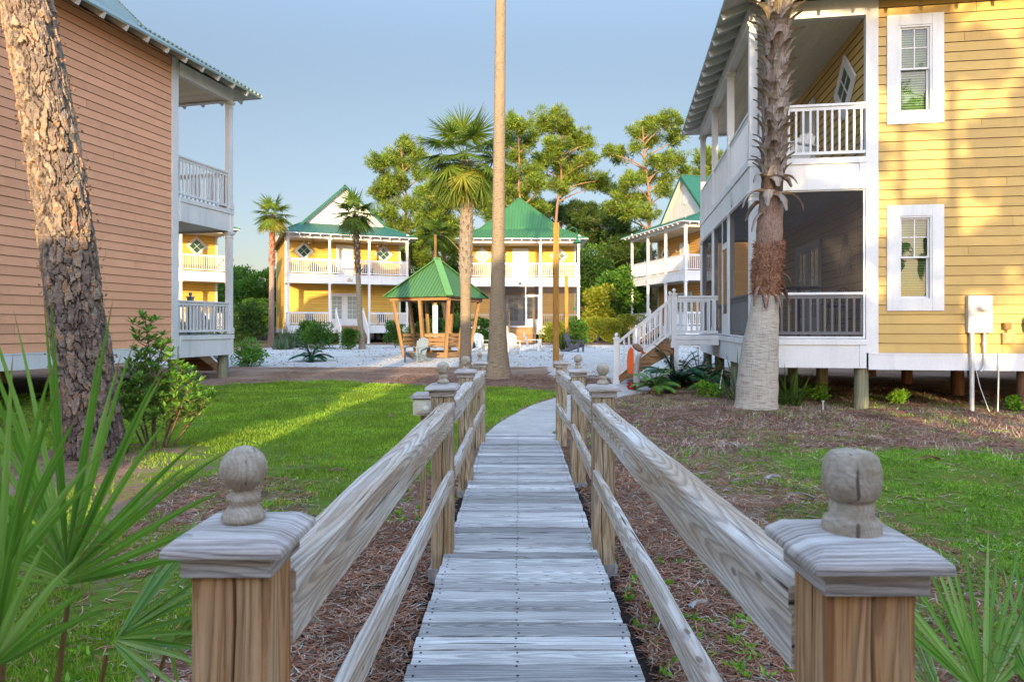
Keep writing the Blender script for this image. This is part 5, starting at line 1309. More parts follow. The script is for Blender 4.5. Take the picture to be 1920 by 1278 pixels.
def boots(t,axis_f,z0,z1,rows,per,L,Wd,mat,open_=.6,split=True,name='leaf_base',one=False):
    """old leaf bases spiralling round a trunk; axis_f(z)->(x,y,r)"""
    out=[]
    tot=int(rows*per)
    for k in range(tot):
        z=z0+(z1-z0)*(k+random.uniform(-.3,.3))/tot; a=k*2*math.pi*(.381966)+random.uniform(-.12,.12); x,y,r=axis_f(z)
        ca,sa=math.cos(a),math.sin(a); o=Vector((ca,sa,0)); tg=Vector((-sa,ca,0)); up=Vector((0,0,1)); l=L*random.uniform(.8,1.2); ww=Wd*random.uniform(.85,1.15); op=open_*random.uniform(.7,1.25)
        base=Vector((x,y,z))+o*r*.92
        st=[(0,0,1.25,.0),(.30,.10,1.0,.0),(.55,.26,.72,.0),(.80,.55,.50,0),(1.0,.95,.34,0)]
        lean=random.uniform(-.35,.35); V=[];F=[];U=[];ou=random.uniform(0,40)
        th=.030*L/.3
        for (u,e,wf,_) in st:
            c=base+up*l*u*(1-.25*op*u)+o*l*e*op*.75+tg*lean*l*u*.5; w2=ww*wf/2
            V+=[c-tg*w2-o*th*.6,c+o*th*.4*(1.2-u*.5),c+tg*w2-o*th*.6,c-o*th*(1.6-u)]
        for j in range(len(st)-1):
            for q in range(4):
                a0=j*4+q;a1=j*4+(q+1)%4;b0=a0+4;b1=a1+4; F.append((a0,a1,b1,b0)); U.append([(l*st[j][0]+ou,q*.05),(l*st[j][0]+ou,(q+1)*.05),(l*st[j+1][0]+ou,(q+1)*.05),(l*st[j+1][0]+ou,q*.05)])
        F.append((16,17,18,19)); U.append([(0,0),(.1,0),(.1,.1),(0,.1)])
        if one: out.append((V,F,U))
        else: mb=MB(); mb.add(V,F,U); mb.build(name,M[mat],t)
    if one:
        mb=MB()
        for V,F,U in out: mb.add(V,F,U)
        mb.build(name+'s',M[mat],t)
def ax_f(axis):
    A=np.array(axis,float)
    return lambda z:(float(np.interp(z,A[:,2],A[:,0])),float(np.interp(z,A[:,2],A[:,1])),float(np.interp(z,A[:,2],A[:,3])))

M['fibre_dark']=m_fibre('dark_leaf_base_gap',(.12,.08,.06),(.20,.14,.10),(.04,.028,.02))
# big right palm
Y=12.3; b=gz(4.4,Y)-.12
t=empty('fan_palm',(4.39,Y,gz(4.39,Y)),0,'thick palm with flared grey base and jagged old leaf bases, before the yellow house','palm tree'); t.location=(0,0,0)
A1=[(4.39,Y,b,.41),(4.40,Y,b+.15,.37),(4.43,Y,.73,.35),(4.47,Y,1.2,.315),(4.53,Y,1.69,.265),(4.56,Y,2.12,.225)]
trunk_mb(A1,40).build('lower_trunk',M['palmtrunk'],t)
A2=[(4.56,Y,1.95,.22),(4.58,Y,2.3,.245),(4.60,Y,2.7,.25),(4.63,Y,3.0,.235),(4.64,Y,3.35,.225),(4.66,Y,3.75,.205),(4.67,Y,4.0,.20)]
def rough_tube(name,axis,mat,t,amp,s,n=48,lump=9,wr=14):
    A=np.array(axis,float); zz=np.arange(A[0,2],A[-1,2],.025); th=np.linspace(0,2*np.pi,n,endpoint=False); T,Z=np.meshgrid(th,zz)
    r=np.interp(Z,A[:,2],A[:,3])+amp*(fbm(T/(2*np.pi)*wr*1.0,Z*lump,s,4)-.5)*2
    X=np.interp(Z,A[:,2],A[:,0])+r*np.cos(T);Yy=np.interp(Z,A[:,2],A[:,1])+r*np.sin(T); V=np.stack([X,Yy,Z],-1).reshape(-1,3)
    i=np.arange(n);a=[]
    for k in range(len(zz)-1): a.append(np.stack([k*n+i,k*n+(i+1)%n,(k+1)*n+(i+1)%n,(k+1)*n+i],-1))
    uv=np.stack([Z,T*.25],-1).reshape(-1,2)
    return np_mesh(name,V,np.concatenate(a),M[mat],t,uv=uv,smooth=False)
rough_tube('fibrous_trunk',A2[:4],'fibre',t,.028,4)
rough_tube('tan_trunk',[(4.62,Y,2.95,.22),A2[4],A2[5],A2[6]],'fibre_tan',t,.02,9)
A3=[(4.67,Y,3.95,.19),(4.71,Y,4.47,.19),(4.75,Y,5.9,.195),(4.80,Y,7.5,.20),(4.83,Y,8.6,.20)]
rough_tube('upper_trunk',A3,'fibre_dark',t,.015,2)
# hairy fibres on the red part
n=2600; a=RS.rand(n)*2*np.pi; z=2.15+RS.rand(n)*.95; f=ax_f(A2)
C=np.array([[f(zz)[0]+f(zz)[2]*.97*math.cos(aa),f(zz)[1]+f(zz)[2]*.97*math.sin(aa),zz] for zz,aa in zip(z,a)]); D=unit(np.stack([np.cos(a)*.8,np.sin(a)*.8,-.6+RS.normal(size=n)*.8],-1)+RS.normal(size=(n,3))*.5)
V,F=leaf_tris(C,D,.05+.06*RS.rand(n),.012); np_mesh('loose_fibres',V,F,M['litter'],t,kind='stuff')
boots(t,ax_f(A3),4.2,8.5,22,7,.34,.24,'boot',.80)
boots(t,ax_f(A3),6.7,8.4,7,4,.44,.18,'boot_gold',1.05)  # golden colour painted in for the sun on the topmost leaf bases
# drooping dry collars
def dry_strip(t,x,y,z,r,az,L,wd,mat='boot',fall=1.6,up=.6):
    o=Vector((math.cos(az),math.sin(az),0));tg=Vector((-math.sin(az),math.cos(az),0)); p=Vector((x,y,z))+o*r*.9; d=(o*.9+Vector((0,0,up))).normalized(); V=[];F=[];U=[];K=8
    for j in range(K+1):
        w_=wd*(1-.75*(j/K)**1.3)*(1+.15*math.sin(j*2)); nn=tg.cross(d)
        V+=[p-tg*w_/2,p+nn*w_*.18,p+tg*w_/2,p-nn*w_*.12]; p=p+d*L/K; d=(d+Vector((random.uniform(-.08,.08),random.uniform(-.08,.08),-fall/K*1.6))).normalized()
    for j in range(K):
        for q in range(4):
            a0=j*4+q;a1=j*4+(q+1)%4; F.append((a0,a1,a1+4,a0+4)); U.append([(L*j/K,q*.04),(L*j/K,q*.04+.04),(L*(j+1)/K,q*.04+.04),(L*(j+1)/K,q*.04)])
    mb=MB(); mb.add(V,F,U,0,True); mb.build('dry_leaf_base',M[mat],t)
for (z,az,L,wd,up) in ((4.28,200,.36,.20,.5),(4.25,330,.34,.20,.4),(4.2,265,.28,.22,.1),(4.25,20,.34,.2,.5),(4.0,190,.58,.22,.25),(3.95,345,.55,.22,.2),(3.98,240,.42,.24,-.1),(3.9,290,.40,.22,-.2),(3.85,60,.5,.2,0),(3.85,130,.5,.2,0),(3.6,205,.45,.12,-.3),(2.35,345,.42,.13,-.6),(2.25,5,.50,.14,-.3),(2.3,215,.40,.10,-1),(2.15,250,.30,.14,-.8),(2.15,300,.32,.13,-.8),(2.5,330,.3,.1,.2)):
    x,y,r=ax_f(A2+A3)(min(z,4.2)) if z<4 else ax_f(A3)(z); dry_strip(t,x,y,z,r,R(az),L,wd,'boot' if z>3 else 'fibre_tan',1.7,up)
palm_crown(t,(4.84,Y,8.9),22,.95,.95,34,.055,'frond_d',None,1.0,(-15,80))

# tall centre palm
Y=18.6
t=empty('fan_palm',(-.4,Y,gz(-.4,Y)),0,'very tall slim bare palm trunk with flared base in the middle of the picture','palm tree'); t.location=(0,0,0)
A=[(-.37,Y,-.10,.47),(-.37,Y,.10,.41),(-.38,Y,.35,.345),(-.385,Y,.75,.285),(-.39,Y,1.4,.245),(-.39,Y,2.3,.205),(-.375,Y,4.0,.175),(-.35,Y,6.2,.160),(-.31,Y,10.4,.143),(-.28,Y,13.6,.135),(-.27,Y,14.4,.16)]
trunk_mb(A,32).build('trunk',M['palmtrunk_tan'],t); palm_crown(t,(-.27,Y,14.5),26,.8,.9,30,.06,'frond','frond_y',1.0,(-40,80))
# shaggy-crowned cabbage palm
Y=23.3; x=atpx(873,Y)
t=empty('fan_palm',(x,Y,gz(x,Y)),0,'cabbage palm with full shaggy crown left of the tall bare trunk','palm tree'); t.location=(0,0,0)
A=[(x,Y,.0,.26),(x,Y,.4,.21),(x,Y,1.2,.18),(x,Y,3.0,.18),(x+.0,Y,3.6,.21),(x+.03,Y,5.2,.21),(x+.05,Y,6.4,.22),(x+.0,Y,7.2,.17)]
trunk_mb(A,24).build('trunk',M['palmtrunk_tan'],t); rough_tube('upper_trunk',[(a_,b_,c_,r_+.012) for a_,b_,c_,r_ in A[3:]],'fibre_grey',t,.02,14); boots(t,ax_f(A),3.2,7.0,24,6,.30,.15,'boot',.55)
dry_strip(t,x,Y,4.1,.2,R(200),.75,.10,'boot_gold',.3,1.1)
palm_crown(t,(x-.05,Y,7.25),50,1.05,.92,40,.045,'frond','frond_y',1.2,(-66,86),.022)
# short palms by the golden house
def small_palm(px,py,Y,top,label,rusty,n=22,fr=.85,pl=.7,lean=0,mat='frond',mat2='frond_y',tr=.17):
    x=atpx(px,Y); g=gz(x,Y); zt=zpx(top,Y); t=empty('fan_palm',(x,Y,g),0,label,'palm tree'); t.location=(0,0,0)
    A=[(x,Y,g-.1,tr*1.5),(x,Y,g+.3,tr*1.15),(x+lean*.3,Y,g+1.5,tr),(x+lean*.6,Y,g+(zt-g)*.6,tr*.9),(x+lean,Y,zt,tr*.85)]
    trunk_mb(A,16).build('trunk',M['palmtrunk_tan' if not rusty else 'fibre_tan'],t)
    z0=g+(zt-g)*(.60 if rusty else .55); boots(t,ax_f(A),z0,zt-.1,12,5,.32,.16,'fibre_red' if rusty else 'fibre_dk',.6)
    palm_crown(t,(x+lean,Y,zt),n,pl,fr,26,.075,mat,mat2,1.05,(-50,85),.022,K=3); return t
M['fibre_dk']=m_fibre('dark_palm_fibre',(.12,.075,.05),(.22,.14,.09),(.04,.025,.02))
small_palm(508,640,42,404,'short fan palm with rusty red upper trunk at the left of the golden gabled house',True,lean=.10)
small_palm(679,655,36.5,402,'short fan palm with dark ragged trunk before the golden gabled house',False,lean=-.38,mat='frond_d',mat2='frond',tr=.145)
small_palm(815,640,46,440,'fan palm showing above the gazebo roof left of the cabbage palm',False,lean=0,mat='frond_d',mat2='frond')

# ------------------------------------------------------------------ near leaning pine
def near_pine():
    t=empty('pine_tree',(-4.85,7.9,gz(-4.85,7.9)),0,'big leaning pine trunk with flaky bark in front of the terracotta house','pine tree'); t.location=(0,0,0)
    zk=[-.2,.42,1.655,2.9,4.1,5.36,10.5]; xk=[-4.80,-4.86,-5.03,-5.18,-5.38,-5.62,-6.7]
    nz=int(10.6/.0135); n=200; zz=np.linspace(-.2,10.4,nz); th=np.linspace(0,2*np.pi,n,endpoint=False); T,Z=np.meshgrid(th,zz)
    rad=np.interp(Z,[-.2,.0,.35,1.6,5.4,10.5],[.40,.35,.305,.285,.262,.20])*(1+.035*np.sin(T*3+Z*.8)+.02*np.sin(T*5-Z*1.7))
    NC=22; u=T/(2*np.pi)*NC; v=Z/.21
    wu=(fbm(T/(2*np.pi)*10,Z*4,21,5)-.47)*2.2; wv=(fbm(T/(2*np.pi)*16+3,Z*3+7,31,5)-.47)*3.4
    U=u+wu;Vv=v+wv
    F1=np.full(U.shape,9.);F2=np.full(U.shape,9.);ID=np.zeros(U.shape);DV=np.zeros(U.shape); iu=np.floor(U).astype(int);iv=np.floor(Vv).astype(int)
    for du in (-1,0,1):
        for dv in (-1,0,1):
            cu=iu+du;cv=iv+dv;w_=cu%NC; a=h2(w_,cv,1);b=h2(w_,cv,2); d=np.hypot((U-(cu+.15+.7*a)),(Vv-(cv+.15+.7*b))*.9); r_=h2(w_,cv,3)
            new=d<F1; F2=np.where(new,F1,np.minimum(F2,d)); ID=np.where(new,r_,ID); DV=np.where(new,(Vv-(cv+.15+.7*b)),DV); F1=np.where(new,d,F1)
    ed=np.clip((F2-F1)/.42,0,1); e2=np.clip((F2-F1)/.16,0,1)
    fine=fbm(T/(2*np.pi)*60,Z*26,51,3)
    # sub-plates give layered flakes
    lay=np.floor((fbm(T/(2*np.pi)*15,Z*7,61,3)+ID*.35)*7)/7
    fl=np.floor(fbm(T/(2*np.pi)*40,Z*13,71,3)*9)/9
    disp=.024*e2*e2*(3-2*e2)+.016*ID+.026*(lay-.5)+.022*(fl-.5)+.012*(fine-.5)-.016*np.clip(DV,-.6,.6)
    rr=rad+disp-.03
    X=np.interp(Z,zk,xk)+rr*np.cos(T);Yy=7.9+rr*np.sin(T)
    i=np.arange(n);a=[]
    for k in range(nz-1): a.append(np.stack([k*n+i,k*n+(i+1)%n,(k+1)*n+(i+1)%n,(k+1)*n+i],-1))
    idc=np.clip(ID*.55+(lay-.3)*.35+(fl-.35)*.9,0,1)
    C=np.stack([idc,ed,fine,np.ones_like(ed)],-1).reshape(-1,4)
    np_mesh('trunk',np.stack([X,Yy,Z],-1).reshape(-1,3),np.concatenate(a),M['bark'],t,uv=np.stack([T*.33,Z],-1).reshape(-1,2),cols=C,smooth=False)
    mb=MB(); parts=[]
    for k in range(16):
        a_=k*2.4; z=10.3+k*.22; c=Vector((-6.7-.2*k/4+math.cos(a_)*(1.9-.05*k),7.9+math.sin(a_)*(1.9-.05*k),z+.9)); limb(mb,(-6.65-.02*k,7.9,z-.6),c,.07,.02,.1)
        for q in range(4): o=np.array(rdir(1)[0])*.5; parts.append(clump((c.x+o[0],c.y+o[1],c.z+o[2]*.5),.5,220,.22,.03,.6,.5,.3))
    mb.tube([(-6.66,7.9,10.2),(-6.9,7.9,12),(-7.0,7.9,14.2)],[.2,.12,.03],8)
    mb.build('limbs',M['pine_far_bark'],t); V,F=merge(parts); np_mesh('crown',V,F,M['needle'],t)
    # peeling flakes on the edges of the trunk
    n=420; z=RS.rand(n)*6.5; a=RS.rand(n)*2*np.pi; r_=np.interp(z,[0,1.6,5.4,10],[.40,.335,.295,.24]); C=np.stack([np.interp(z,zk,xk)+r_*np.cos(a)*.98,7.9+r_*np.sin(a)*.98,z],-1)
    D=unit(np.stack([np.cos(a)*.6,np.sin(a)*.6,RS.normal(size=n)],-1)); V,F=leaf_tris(C,D,.02+.035*RS.rand(n),.03); np_mesh('bark_flakes',V,F,M['pine_far_bark'],t,kind='stuff')
near_pine()

# ------------------------------------------------------------------ laurel shrub in front of the pine
def laurel(px,Y,label,stems):
    x=atpx(px,Y); g=gz(x,Y); t=empty('laurel_shrub',(x,Y,g),0,label,'shrub'); mb=MB(); parts=[]
    for (dx,dy,h) in stems:
        top=Vector((dx,dy,h)); limb(mb,(dx*.25,dy*.25,-.05),top,.016,.006,.05,6,6)
        nb=int(7+h*13)
        for k in range(nb):
            u=.30+.70*(k+.5)/nb; p=Vector((dx*(.25+.75*u),dy*(.25+.75*u),h*u)); a=k*2.4+dx*9; ln=(.34*(1-u)+.09)*random.uniform(.7,1.25)
            q=p+Vector((math.cos(a)*ln,math.sin(a)*ln,ln*.55)); limb(mb,p,q,.006,.003,.05,3,4)
            for (cc,nn) in ((q,10),(p.lerp(q,.55)+Vector((0,0,.01)),6)):
                A=RS.rand(nn)*2*np.pi; E=R(15)+RS.rand(nn)*R(55); D=np.stack([np.cos(A)*np.cos(E),np.sin(A)*np.cos(E),np.sin(E)],-1)
                V=leaf6(np.tile(np.array(cc),(nn,1)),D,.085+.035*RS.rand(nn),.030); parts.append(V)
    mb.build('stems',M['stem'],t); V,F=merge(parts); np_mesh('leaves',V,F,M['leaf_shrub'],t); return t
def leaf6(C,D,L,Wd):
    """pointed folded leaf of 6 vertices / 4 triangles"""
    n=len(C); upv=np.tile([0,0,1.0],(n,1))+RS.normal(size=(n,3))*.25; s=unit(np.cross(D,upv)); nn=unit(np.cross(s,D)); L=np.asarray(L).reshape(-1,1)
    V=np.stack([C,C+D*L*.35+s*Wd/2+nn*Wd*.18,C+D*L*.72+s*Wd*.40+nn*Wd*.1-[0,0,.004],C+D*L-np.array([0,0,.012]),C+D*L*.72-s*Wd*.40+nn*Wd*.1-[0,0,.004],C+D*L*.35-s*Wd/2+nn*Wd*.18,C+D*L*.5],1).reshape(-1,3)
    i=np.arange(n)[:,None]*7; F=np.concatenate([i+[[0,1,6]],i+[[1,2,6]],i+[[2,3,6]],i+[[3,4,6]],i+[[4,5,6]],i+[[5,0,6]]],1).reshape(-1,3); return V,F
laurel(290,8.5,'leafy laurel-like shrub in front of the terracotta house, right of the leaning pine',[(-.12,0,1.60),(-.28,.1,1.05),(.12,-.05,1.30),(.30,.05,1.0),(.48,-.05,.85),(.62,.1,.62),(-.42,-.1,.72),(.15,.2,.55),(-.15,-.2,.60)])

# ------------------------------------------------------------------ foreground palmettos
def palmetto(loc,fans,label,ngroup=None):
    t=empty('palmetto_plant',loc,0,label,'palmetto')
    for (px,py,Yh,az,el,fr,nseg,wd,spread,twist) in fans:
        h=P(px,py,Yh)-Vector(loc); base=Vector((h.x*.25,h.y*.5+.05,-.3)); d=(h-base); pl=d.length
        a_=math.atan2(d.y,d.x)
        # blade only: hub at h, direction from az/el
        pts,V,F=fan_frond(h,R(az),R(el),.02,fr,nseg,.55,wd,spread,R(twist),.9,K=7)
        f=np_mesh('fan_leaf',V,F,M['palmetto'],t,uv=FUV); m=MB(); m.tube([base,base.lerp(h,.5)+Vector((0,0,.02)),h],[.011,.009,.006],6); m.build('petiole',M['palmetto'],f)
    # curly threads
    m=MB()
    for k in range(26):
        px,py,Yh=fans[k%len(fans)][:3]; c=P(px,py,Yh)-Vector(loc)+Vector((random.uniform(-.2,.2),random.uniform(-.08,.05),random.uniform(-.02,.28))); pts=[]; r=random.uniform(.03,.09)
        a0=random.uniform(0,6)
        for j in range(10): a=a0+j*.45; pts.append(c+Vector((math.cos(a)*r*(1-j*.04),random.uniform(-.002,.002)+j*.002,math.sin(a)*r*(1-j*.06)-j*.004)))
        m.tube(pts,.0009,4,cap=False)
    m.build('leaf_threads',M['frond_y'],t,kind='stuff')
palmetto((-1.35,1.75,-.0),[(128,1125,1.62,-105,88,.64,32,.019,1.30,6),(10,1130,1.45,-110,84,.52,22,.019,.90,14),(310,1225,1.95,30,66,.40,22,.017,1.5,-15),(-10,1290,1.30,-95,82,.42,18,.019,1.0,0),(200,1225,1.80,10,62,.42,22,.017,1.3,26)],'large fan-leaved palmetto at the lower left beside the ball-topped post')
palmetto((1.55,1.9,-.0),[(1850,1350,1.75,80,82,.42,18,.014,.85,0),(1800,1400,1.95,120,72,.46,14,.013,.9,15),(1935,1330,1.7,40,72,.38,14,.014,.9,-20)],'small palmetto at the lower right beside the barrel-topped post')

# ------------------------------------------------------------------ trees behind the camera that dapple the yellow house
def shade_tree(x,y,h,r,label,clumps,n=900,tr=.2,z0=.35,flat=.6,rc=(.45,.8),LW=(.16,.045)):
    t=empty('pine_tree',(x,y,0),0,label,'pine tree','unseen shade pines behind the camera'); mb=MB(); parts=[]
    mb.tube([(0,0,-.2),(.05,0,h*.5),(0,.05,h)],[tr,tr*.8,tr*.3],10)
    for k in range(clumps):
        a=random.uniform(0,6.283); q=math.sqrt(random.random())*r; z=h*(z0+(1-z0)*random.random()); c=Vector((q*math.cos(a),q*math.sin(a)*.8,z)); limb(mb,(0,0,max(1,z-.8)),c,.05,.015,.1,4,5)
        parts.append(clump(c,random.uniform(*rc),n,LW[0],LW[1],flat,.3,.2))
    mb.build('trunk',M['pine_far_bark'],t); V,F=merge(parts); np_mesh('crown',V,F,M['needle'],t)
shade_tree(6.5,-9,11.6,2.4,'pine behind the photographer whose trunk shades the yellow house',27,460,.20,.30,.7,(.25,.62),(.26,.10))
shade_tree(9.6,-10,11.8,2.6,'pine behind the photographer, farther right',26,460,.18,.28,.7,(.25,.62),(.26,.10))
shade_tree(13.5,-12,15,2.8,'pine behind the photographer, farthest right',12,700,.22,.28)
shade_tree(7.9,-12,12,2.0,'pine behind the photographer between the two dappling pines',9,420,.16,.30,.7,(.25,.6),(.26,.10))
shade_tree(5.5,-11,11.8,1.2,'slim pine behind the photographer beside the yellow house',8,420,.14,.30,.7,(.25,.5),(.26,.10))
shade_tree(-9.9,-3.6,13.5,1.05,'unseen slim pine added behind the camera to shade the terracotta wall',46,1100,.16,.32,.9,(.5,.8))  # unseen pine added to keep sun off the terracotta wall
shade_tree(3.5,-5.2,10.3,1.3,'unseen dense pine added behind the camera to shade the thick palm',40,1100,.18,.22,.9)  # unseen, put in to hold the thick palm in shade
shade_tree(-11.6,-4.6,14.5,2.5,'unseen broad pine added behind the camera to shade the terracotta wall',60,1100,.2,.42,.8,(.6,1.0))  # another added blocker for the terracotta wall
bush('hedge_plant',-5.65,-3.2,.62,.8,5.3,'leaf_dark','unseen tall hedge plant added behind the camera, left edge of the sun gap','hedge',42000,.12,.08,80)  # unseen hedges added to shape the sun streak on the lawn
bush('hedge_plant',-6.9,-3.2,.8,.8,5.3,'leaf_dark','unseen tall hedge plant added behind the camera to shade the pine foot','hedge',42000,.12,.08,80)
bush('hedge_plant',-3.6,-3.0,.50,.7,5.3,'leaf_dark','unseen tall hedge plant added behind the camera, right edge of the sun gap','hedge',42000,.12,.08,80)
# ------------------------------------------------------------------ lawn blades, straw and weeds
def scatter(n,x0,x1,y0,y1,pw=1.3):
    u=RS.rand(n); e=1-pw; Y=(y0**e+(y1**e-y0**e)*u)**(1/e); X=x0+(x1-x0)*RS.rand(n); return X,Y
def on_path(X,Y):
    l=np.interp(Y,[p[1] for p in LPX],[p[0] for p in LPX]); r=np.interp(Y,[p[1] for p in RPX],[p[0] for p in RPX])
    return (Y>9.3)&(X>l-.03)&(X<r+.03)
def on_deck(X,Y): return (Y<9.6)&(X>-.52)&(X<.68)
def groundz(X,Y): return G(X,Y)+(fbm(X*2.2,Y*2.2,3)-.47)*.035
def blades(name,X,Y,h,wd,mat,lean=.5,**kw):
    n=len(X); Z=groundz(X,Y)-.006; a=RS.rand(n)*2*np.pi; b=RS.rand(n)*2*np.pi; H=h*(.5+.8*RS.rand(n)); Wv=np.broadcast_to(wd,(n,))
    P0=np.stack([X,Y,Z],-1); s=np.stack([np.cos(a),np.sin(a),0*a],-1)*Wv[:,None]/2; ln=RS.rand(n)*lean*H
    T=P0+np.stack([np.cos(b)*ln,np.sin(b)*ln,H],-1); V=np.stack([P0-s,P0+s,T],1).reshape(-1,3)
    return np_mesh(name,V,np.arange(3*n).reshape(-1,3),M[mat],kind='stuff',**kw)
X,Y=scatter(620000,-11,3.2,2.6,19.5,1.25)
k=lawn_at(X,Y)+(fbm(X*3,Y*3,8)-.47)*1.3+(fbm(X*.9,Y*.9,18)-.47)*.8; keep=(k>.50)&(RS.rand(len(X))<np.clip((k-.45)*3,0,1))&~on_path(X,Y)&~on_deck(X,Y)&(X<1.0)
X,Y=X[keep],Y[keep]
blades('grass',X,Y,.045+.0*Y,.005+.0010*Y,'blade',.9,label='short bright green lawn left of the boardwalk',cat='grass')
X,Y=scatter(420000,.9,9.5,1.8,9.8,1.2)
k=lawn_at(X,Y)+(fbm(X*4,Y*4,8)-.47)*1.3+(fbm(X*1.1,Y*1.1,18)-.47)*1.0; keep=(k>.50)&(RS.rand(len(X))<np.clip((k-.42)*2.2,0,1))&~on_deck(X,Y)
X,Y=X[keep],Y[keep]
blades('grass',X,Y,.034,.005+.0010*Y,'weed',1.2,label='patchy thin grass right of the boardwalk',cat='grass')
def straw(name,X,Y,L,wd,mat,**kw):
    n=len(X); Z=groundz(X,Y)+.006+RS.rand(n)*.012; a=RS.rand(n)*2*np.pi; t_=RS.normal(size=n)*.12; L=L*(.5+RS.rand(n))
    d=np.stack([np.cos(a),np.sin(a),t_],-1); s=np.stack([-np.sin(a),np.cos(a),0*a],-1); c=np.stack([X,Y,Z],-1); bend=s*(RS.normal(size=n)*.12*L)[:,None]
    V=np.stack([c-d*L[:,None]/2-s*wd[:,None]/2,c-d*L[:,None]/2+s*wd[:,None]/2,c+bend+s*wd[:,None]/2,c+bend-s*wd[:,None]/2,c+d*L[:,None]/2],1).reshape(-1,3)
    i=np.arange(n)[:,None]*5; F=np.concatenate([i+[[0,1,2]],i+[[0,2,3]],i+[[3,2,4]]],1).reshape(-1,3)
    return np_mesh(name,V,F,M[mat],kind='stuff',**kw)
X,Y=scatter(420000,-3.2,9.5,1.7,20,1.01)
kk=lawn_at(X,Y); keep=(RS.rand(len(X))<np.where(kk>.6,.06,np.where(kk>.3,.45,.9)))&~on_path(X,Y)&~on_deck(X,Y)&((X>.6)|(Y<8.5)|(Y>16)); X,Y=X[keep],Y[keep]
h_=int(len(X)*.66)
straw('pine_straw',X[:h_],Y[:h_],.12,.0050+.0004*Y[:h_],'litter',label='fallen reddish pine needles covering the soil',cat='pine straw')
straw('pine_straw',X[h_:],Y[h_:],.10,.0045+.0004*Y[h_:],'litter2',label='bleached grey pine needles and grass litter on the soil',cat='pine straw')
X,Y=scatter(130000,.9,10.5,9.0,19,.5); keep=~on_path(X,Y)&((X>1.3)|(Y>16)); X,Y=X[keep],Y[keep]; h_=int(len(X)*.6)
straw('pine_straw',X[:h_],Y[:h_],.15,.009+0*X[:h_],'litter',label='reddish pine needles round the yellow house and its palm',cat='pine straw')
straw('pine_straw',X[h_:],Y[h_:],.13,.010+0*X[h_:],'litter2',label='bleached straw round the yellow house and its palm',cat='pine straw')
X,Y=scatter(26000,.9,10.5,8.0,16.5,.8); k=(fbm(X*2.2,Y*2.2,91)>.52)&~on_path(X,Y); X,Y=X[k],Y[k]
blades('dry_grass',X,Y,.075,.010+0*X,'litter2',1.3,label='thin dry grass standing in the pine straw',cat='grass')
X,Y=scatter(30000,1.0,10.5,8.5,16.5,.8); k=(fbm(X*1.7,Y*1.7,95)>.56)&~on_path(X,Y); X,Y=X[k],Y[k]
blades('grass',X,Y,.055,.011+0*X,'weed',1.3,label='scattered green grass tufts in the pine straw',cat='grass')
# weeds: small leafy rosettes on the bare soil
X,Y=scatter(3000,-2.2,9,2,15,1.1); keep=((fbm(X*1.3,Y*1.3,77)>.48))&~on_path(X,Y)&~on_deck(X,Y)&((X>.8)|(Y<8)); X,Y=X[keep],Y[keep]
n=len(X); m_=7; C=np.repeat(np.stack([X,Y,groundz(X,Y)],-1),m_,0); A=RS.rand(n*m_)*2*np.pi; E=.2+RS.rand(n*m_)*.9; D=np.stack([np.cos(A)*np.cos(E),np.sin(A)*np.cos(E),np.sin(E)],-1)
V,F=leaf_tris(C,D,.03+.05*RS.rand(n*m_),.022); np_mesh('weeds',V,F,M['weed'],kind='stuff',label='small green weeds in the bare soil',cat='weeds')
# leaf plants under the yellow house
for (px,Y_,r,h,lab) in ((1330,14.6,.35,.32,'low leafy weed clump between the first pilings'),(1520,13.9,.40,.34,'low leafy weed clump under the yellow house left of the wide piling'),(1690,13.4,.25,.25,'tiny leafy weeds under the yellow house below the window'),(1900,12.4,.35,.30,'leafy weeds under the yellow house at the right edge'),(1410,13.6,.3,.3,'leafy weeds behind the flared palm trunk base')):
    bush('weed_clump',atpx(px,Y_),Y_,r,r*.8,h,'weed',lab,'weeds',700,.06,.035,7)
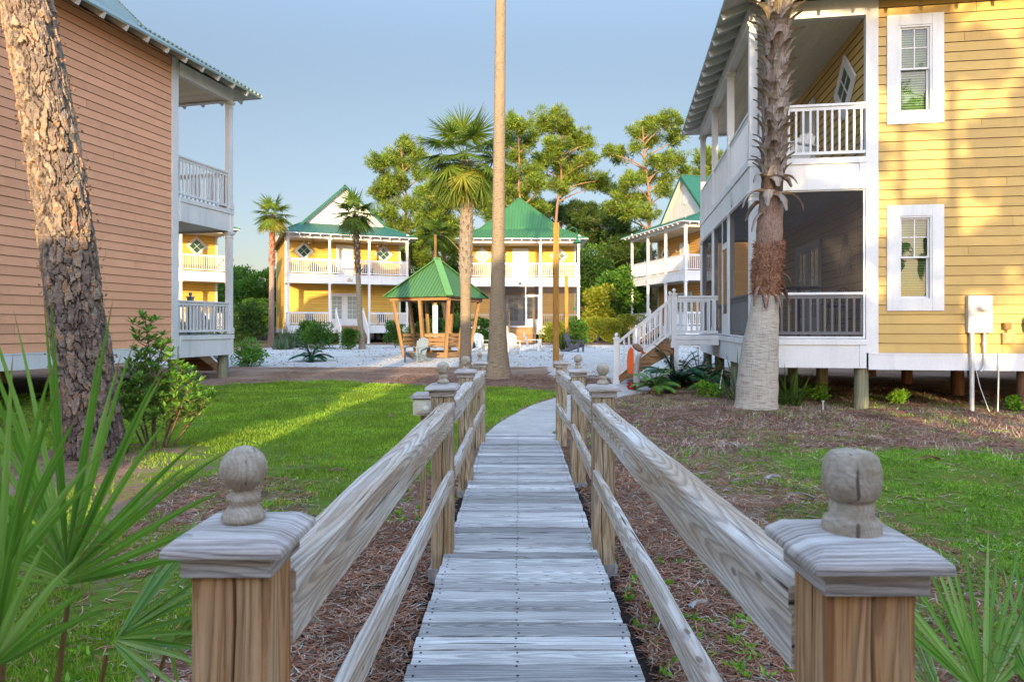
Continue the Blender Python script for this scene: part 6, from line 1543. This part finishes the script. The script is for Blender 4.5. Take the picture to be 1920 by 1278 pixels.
# fallen palm leaf bases, sticks, a clod
def debris(px,py,Y_,L,lab,mat='driftwood',rz=0,name='dry_leaf_base',cat='dry leaf'):
    x=atpx(px,Y_); t=MB(); K=7; V=[];F=[]; 
    for j in range(K+1):
        u=j/K; wv=.35*L*(1-u)**.8*(.6+.4*math.sin(u*6+1)); z=.02+.05*math.sin(u*3.1)*L*3+.03*L*u
        c=Vector((L*(u-.5),.05*L*math.sin(u*5),z)); V+=[c+Vector((0,-wv/2,.03*L)),c+Vector((0,0,-.01)),c+Vector((0,wv/2,.05*L)),c+Vector((0,0,.012))]
    for j in range(K):
        for q in range(4): a=j*4+q;b=j*4+(q+1)%4; F.append((a,b,b+4,a+4))
    t.add(V,F); o=t.build(name,M[mat],None,lab,cat); o.location=(x,Y_,float(groundz(np.array(x),np.array(Y_)))+.005); o.rotation_euler=(0,0,R(rz)); return o
debris(1740,857,7.9,.30,'curled dry palm leaf base lying on the grass beyond the barrel-topped post','driftwood',200)
debris(1058,806,9.9,.34,'reddish dry palm leaf base behind the right railing at the end of the boardwalk','fibre',20)
debris(550,708,19.4,.40,'pale dry leaf base at the far edge of the lawn','driftwood',40)
debris(632,868,7.4,.16,'small tan dead leaf on the lawn right of the ball finial','fibre_tan',10)
debris(735,775,11.5,.16,'tiny pale leaf on the lawn near the carved box','fibre_tan',70)
debris(1310,1110,3.9,.13,'small grey stone-like bark chip on the soil inside the right railing','greywood',30,'bark_chip','bark')
debris(500,905,6.9,.14,'rusty dead leaf behind the ball-topped finial','fibre',0)
debris(1368,835,9.0,.22,'grey twig on the straw right of the boardwalk','greywood',150,'twig','twig')
debris(1500,940,6.2,.24,'forked grey stick on the thin grass by the right railing','greywood',170,'twig','twig')
debris(1450,905,7.0,.18,'bleached stick in the straw beyond the right railing','greywood',20,'twig','twig')

# leaf litter lying on the sand court
X,Y=scatter(7000,-12,11,19,42,1.05); kk=(fbm(X*.8,Y*.8,41)>.42)&~on_path(X,Y)&((Y>23.5)|((X>1)&(X<6))); X,Y=X[kk],Y[kk]; n=len(X)
A=RS.rand(n)*2*np.pi; D=np.stack([np.cos(A),np.sin(A),.08+.15*RS.rand(n)],-1); V,F=leaf_tris(np.stack([X,Y,G(X,Y)+.012],-1),D,.04+.09*RS.rand(n),.02+.025*RS.rand(n)); np_mesh('leaf_litter',V,F,M['litter2'],kind='stuff',label='brown leaves and needles lying on the white sand',cat='leaf litter')
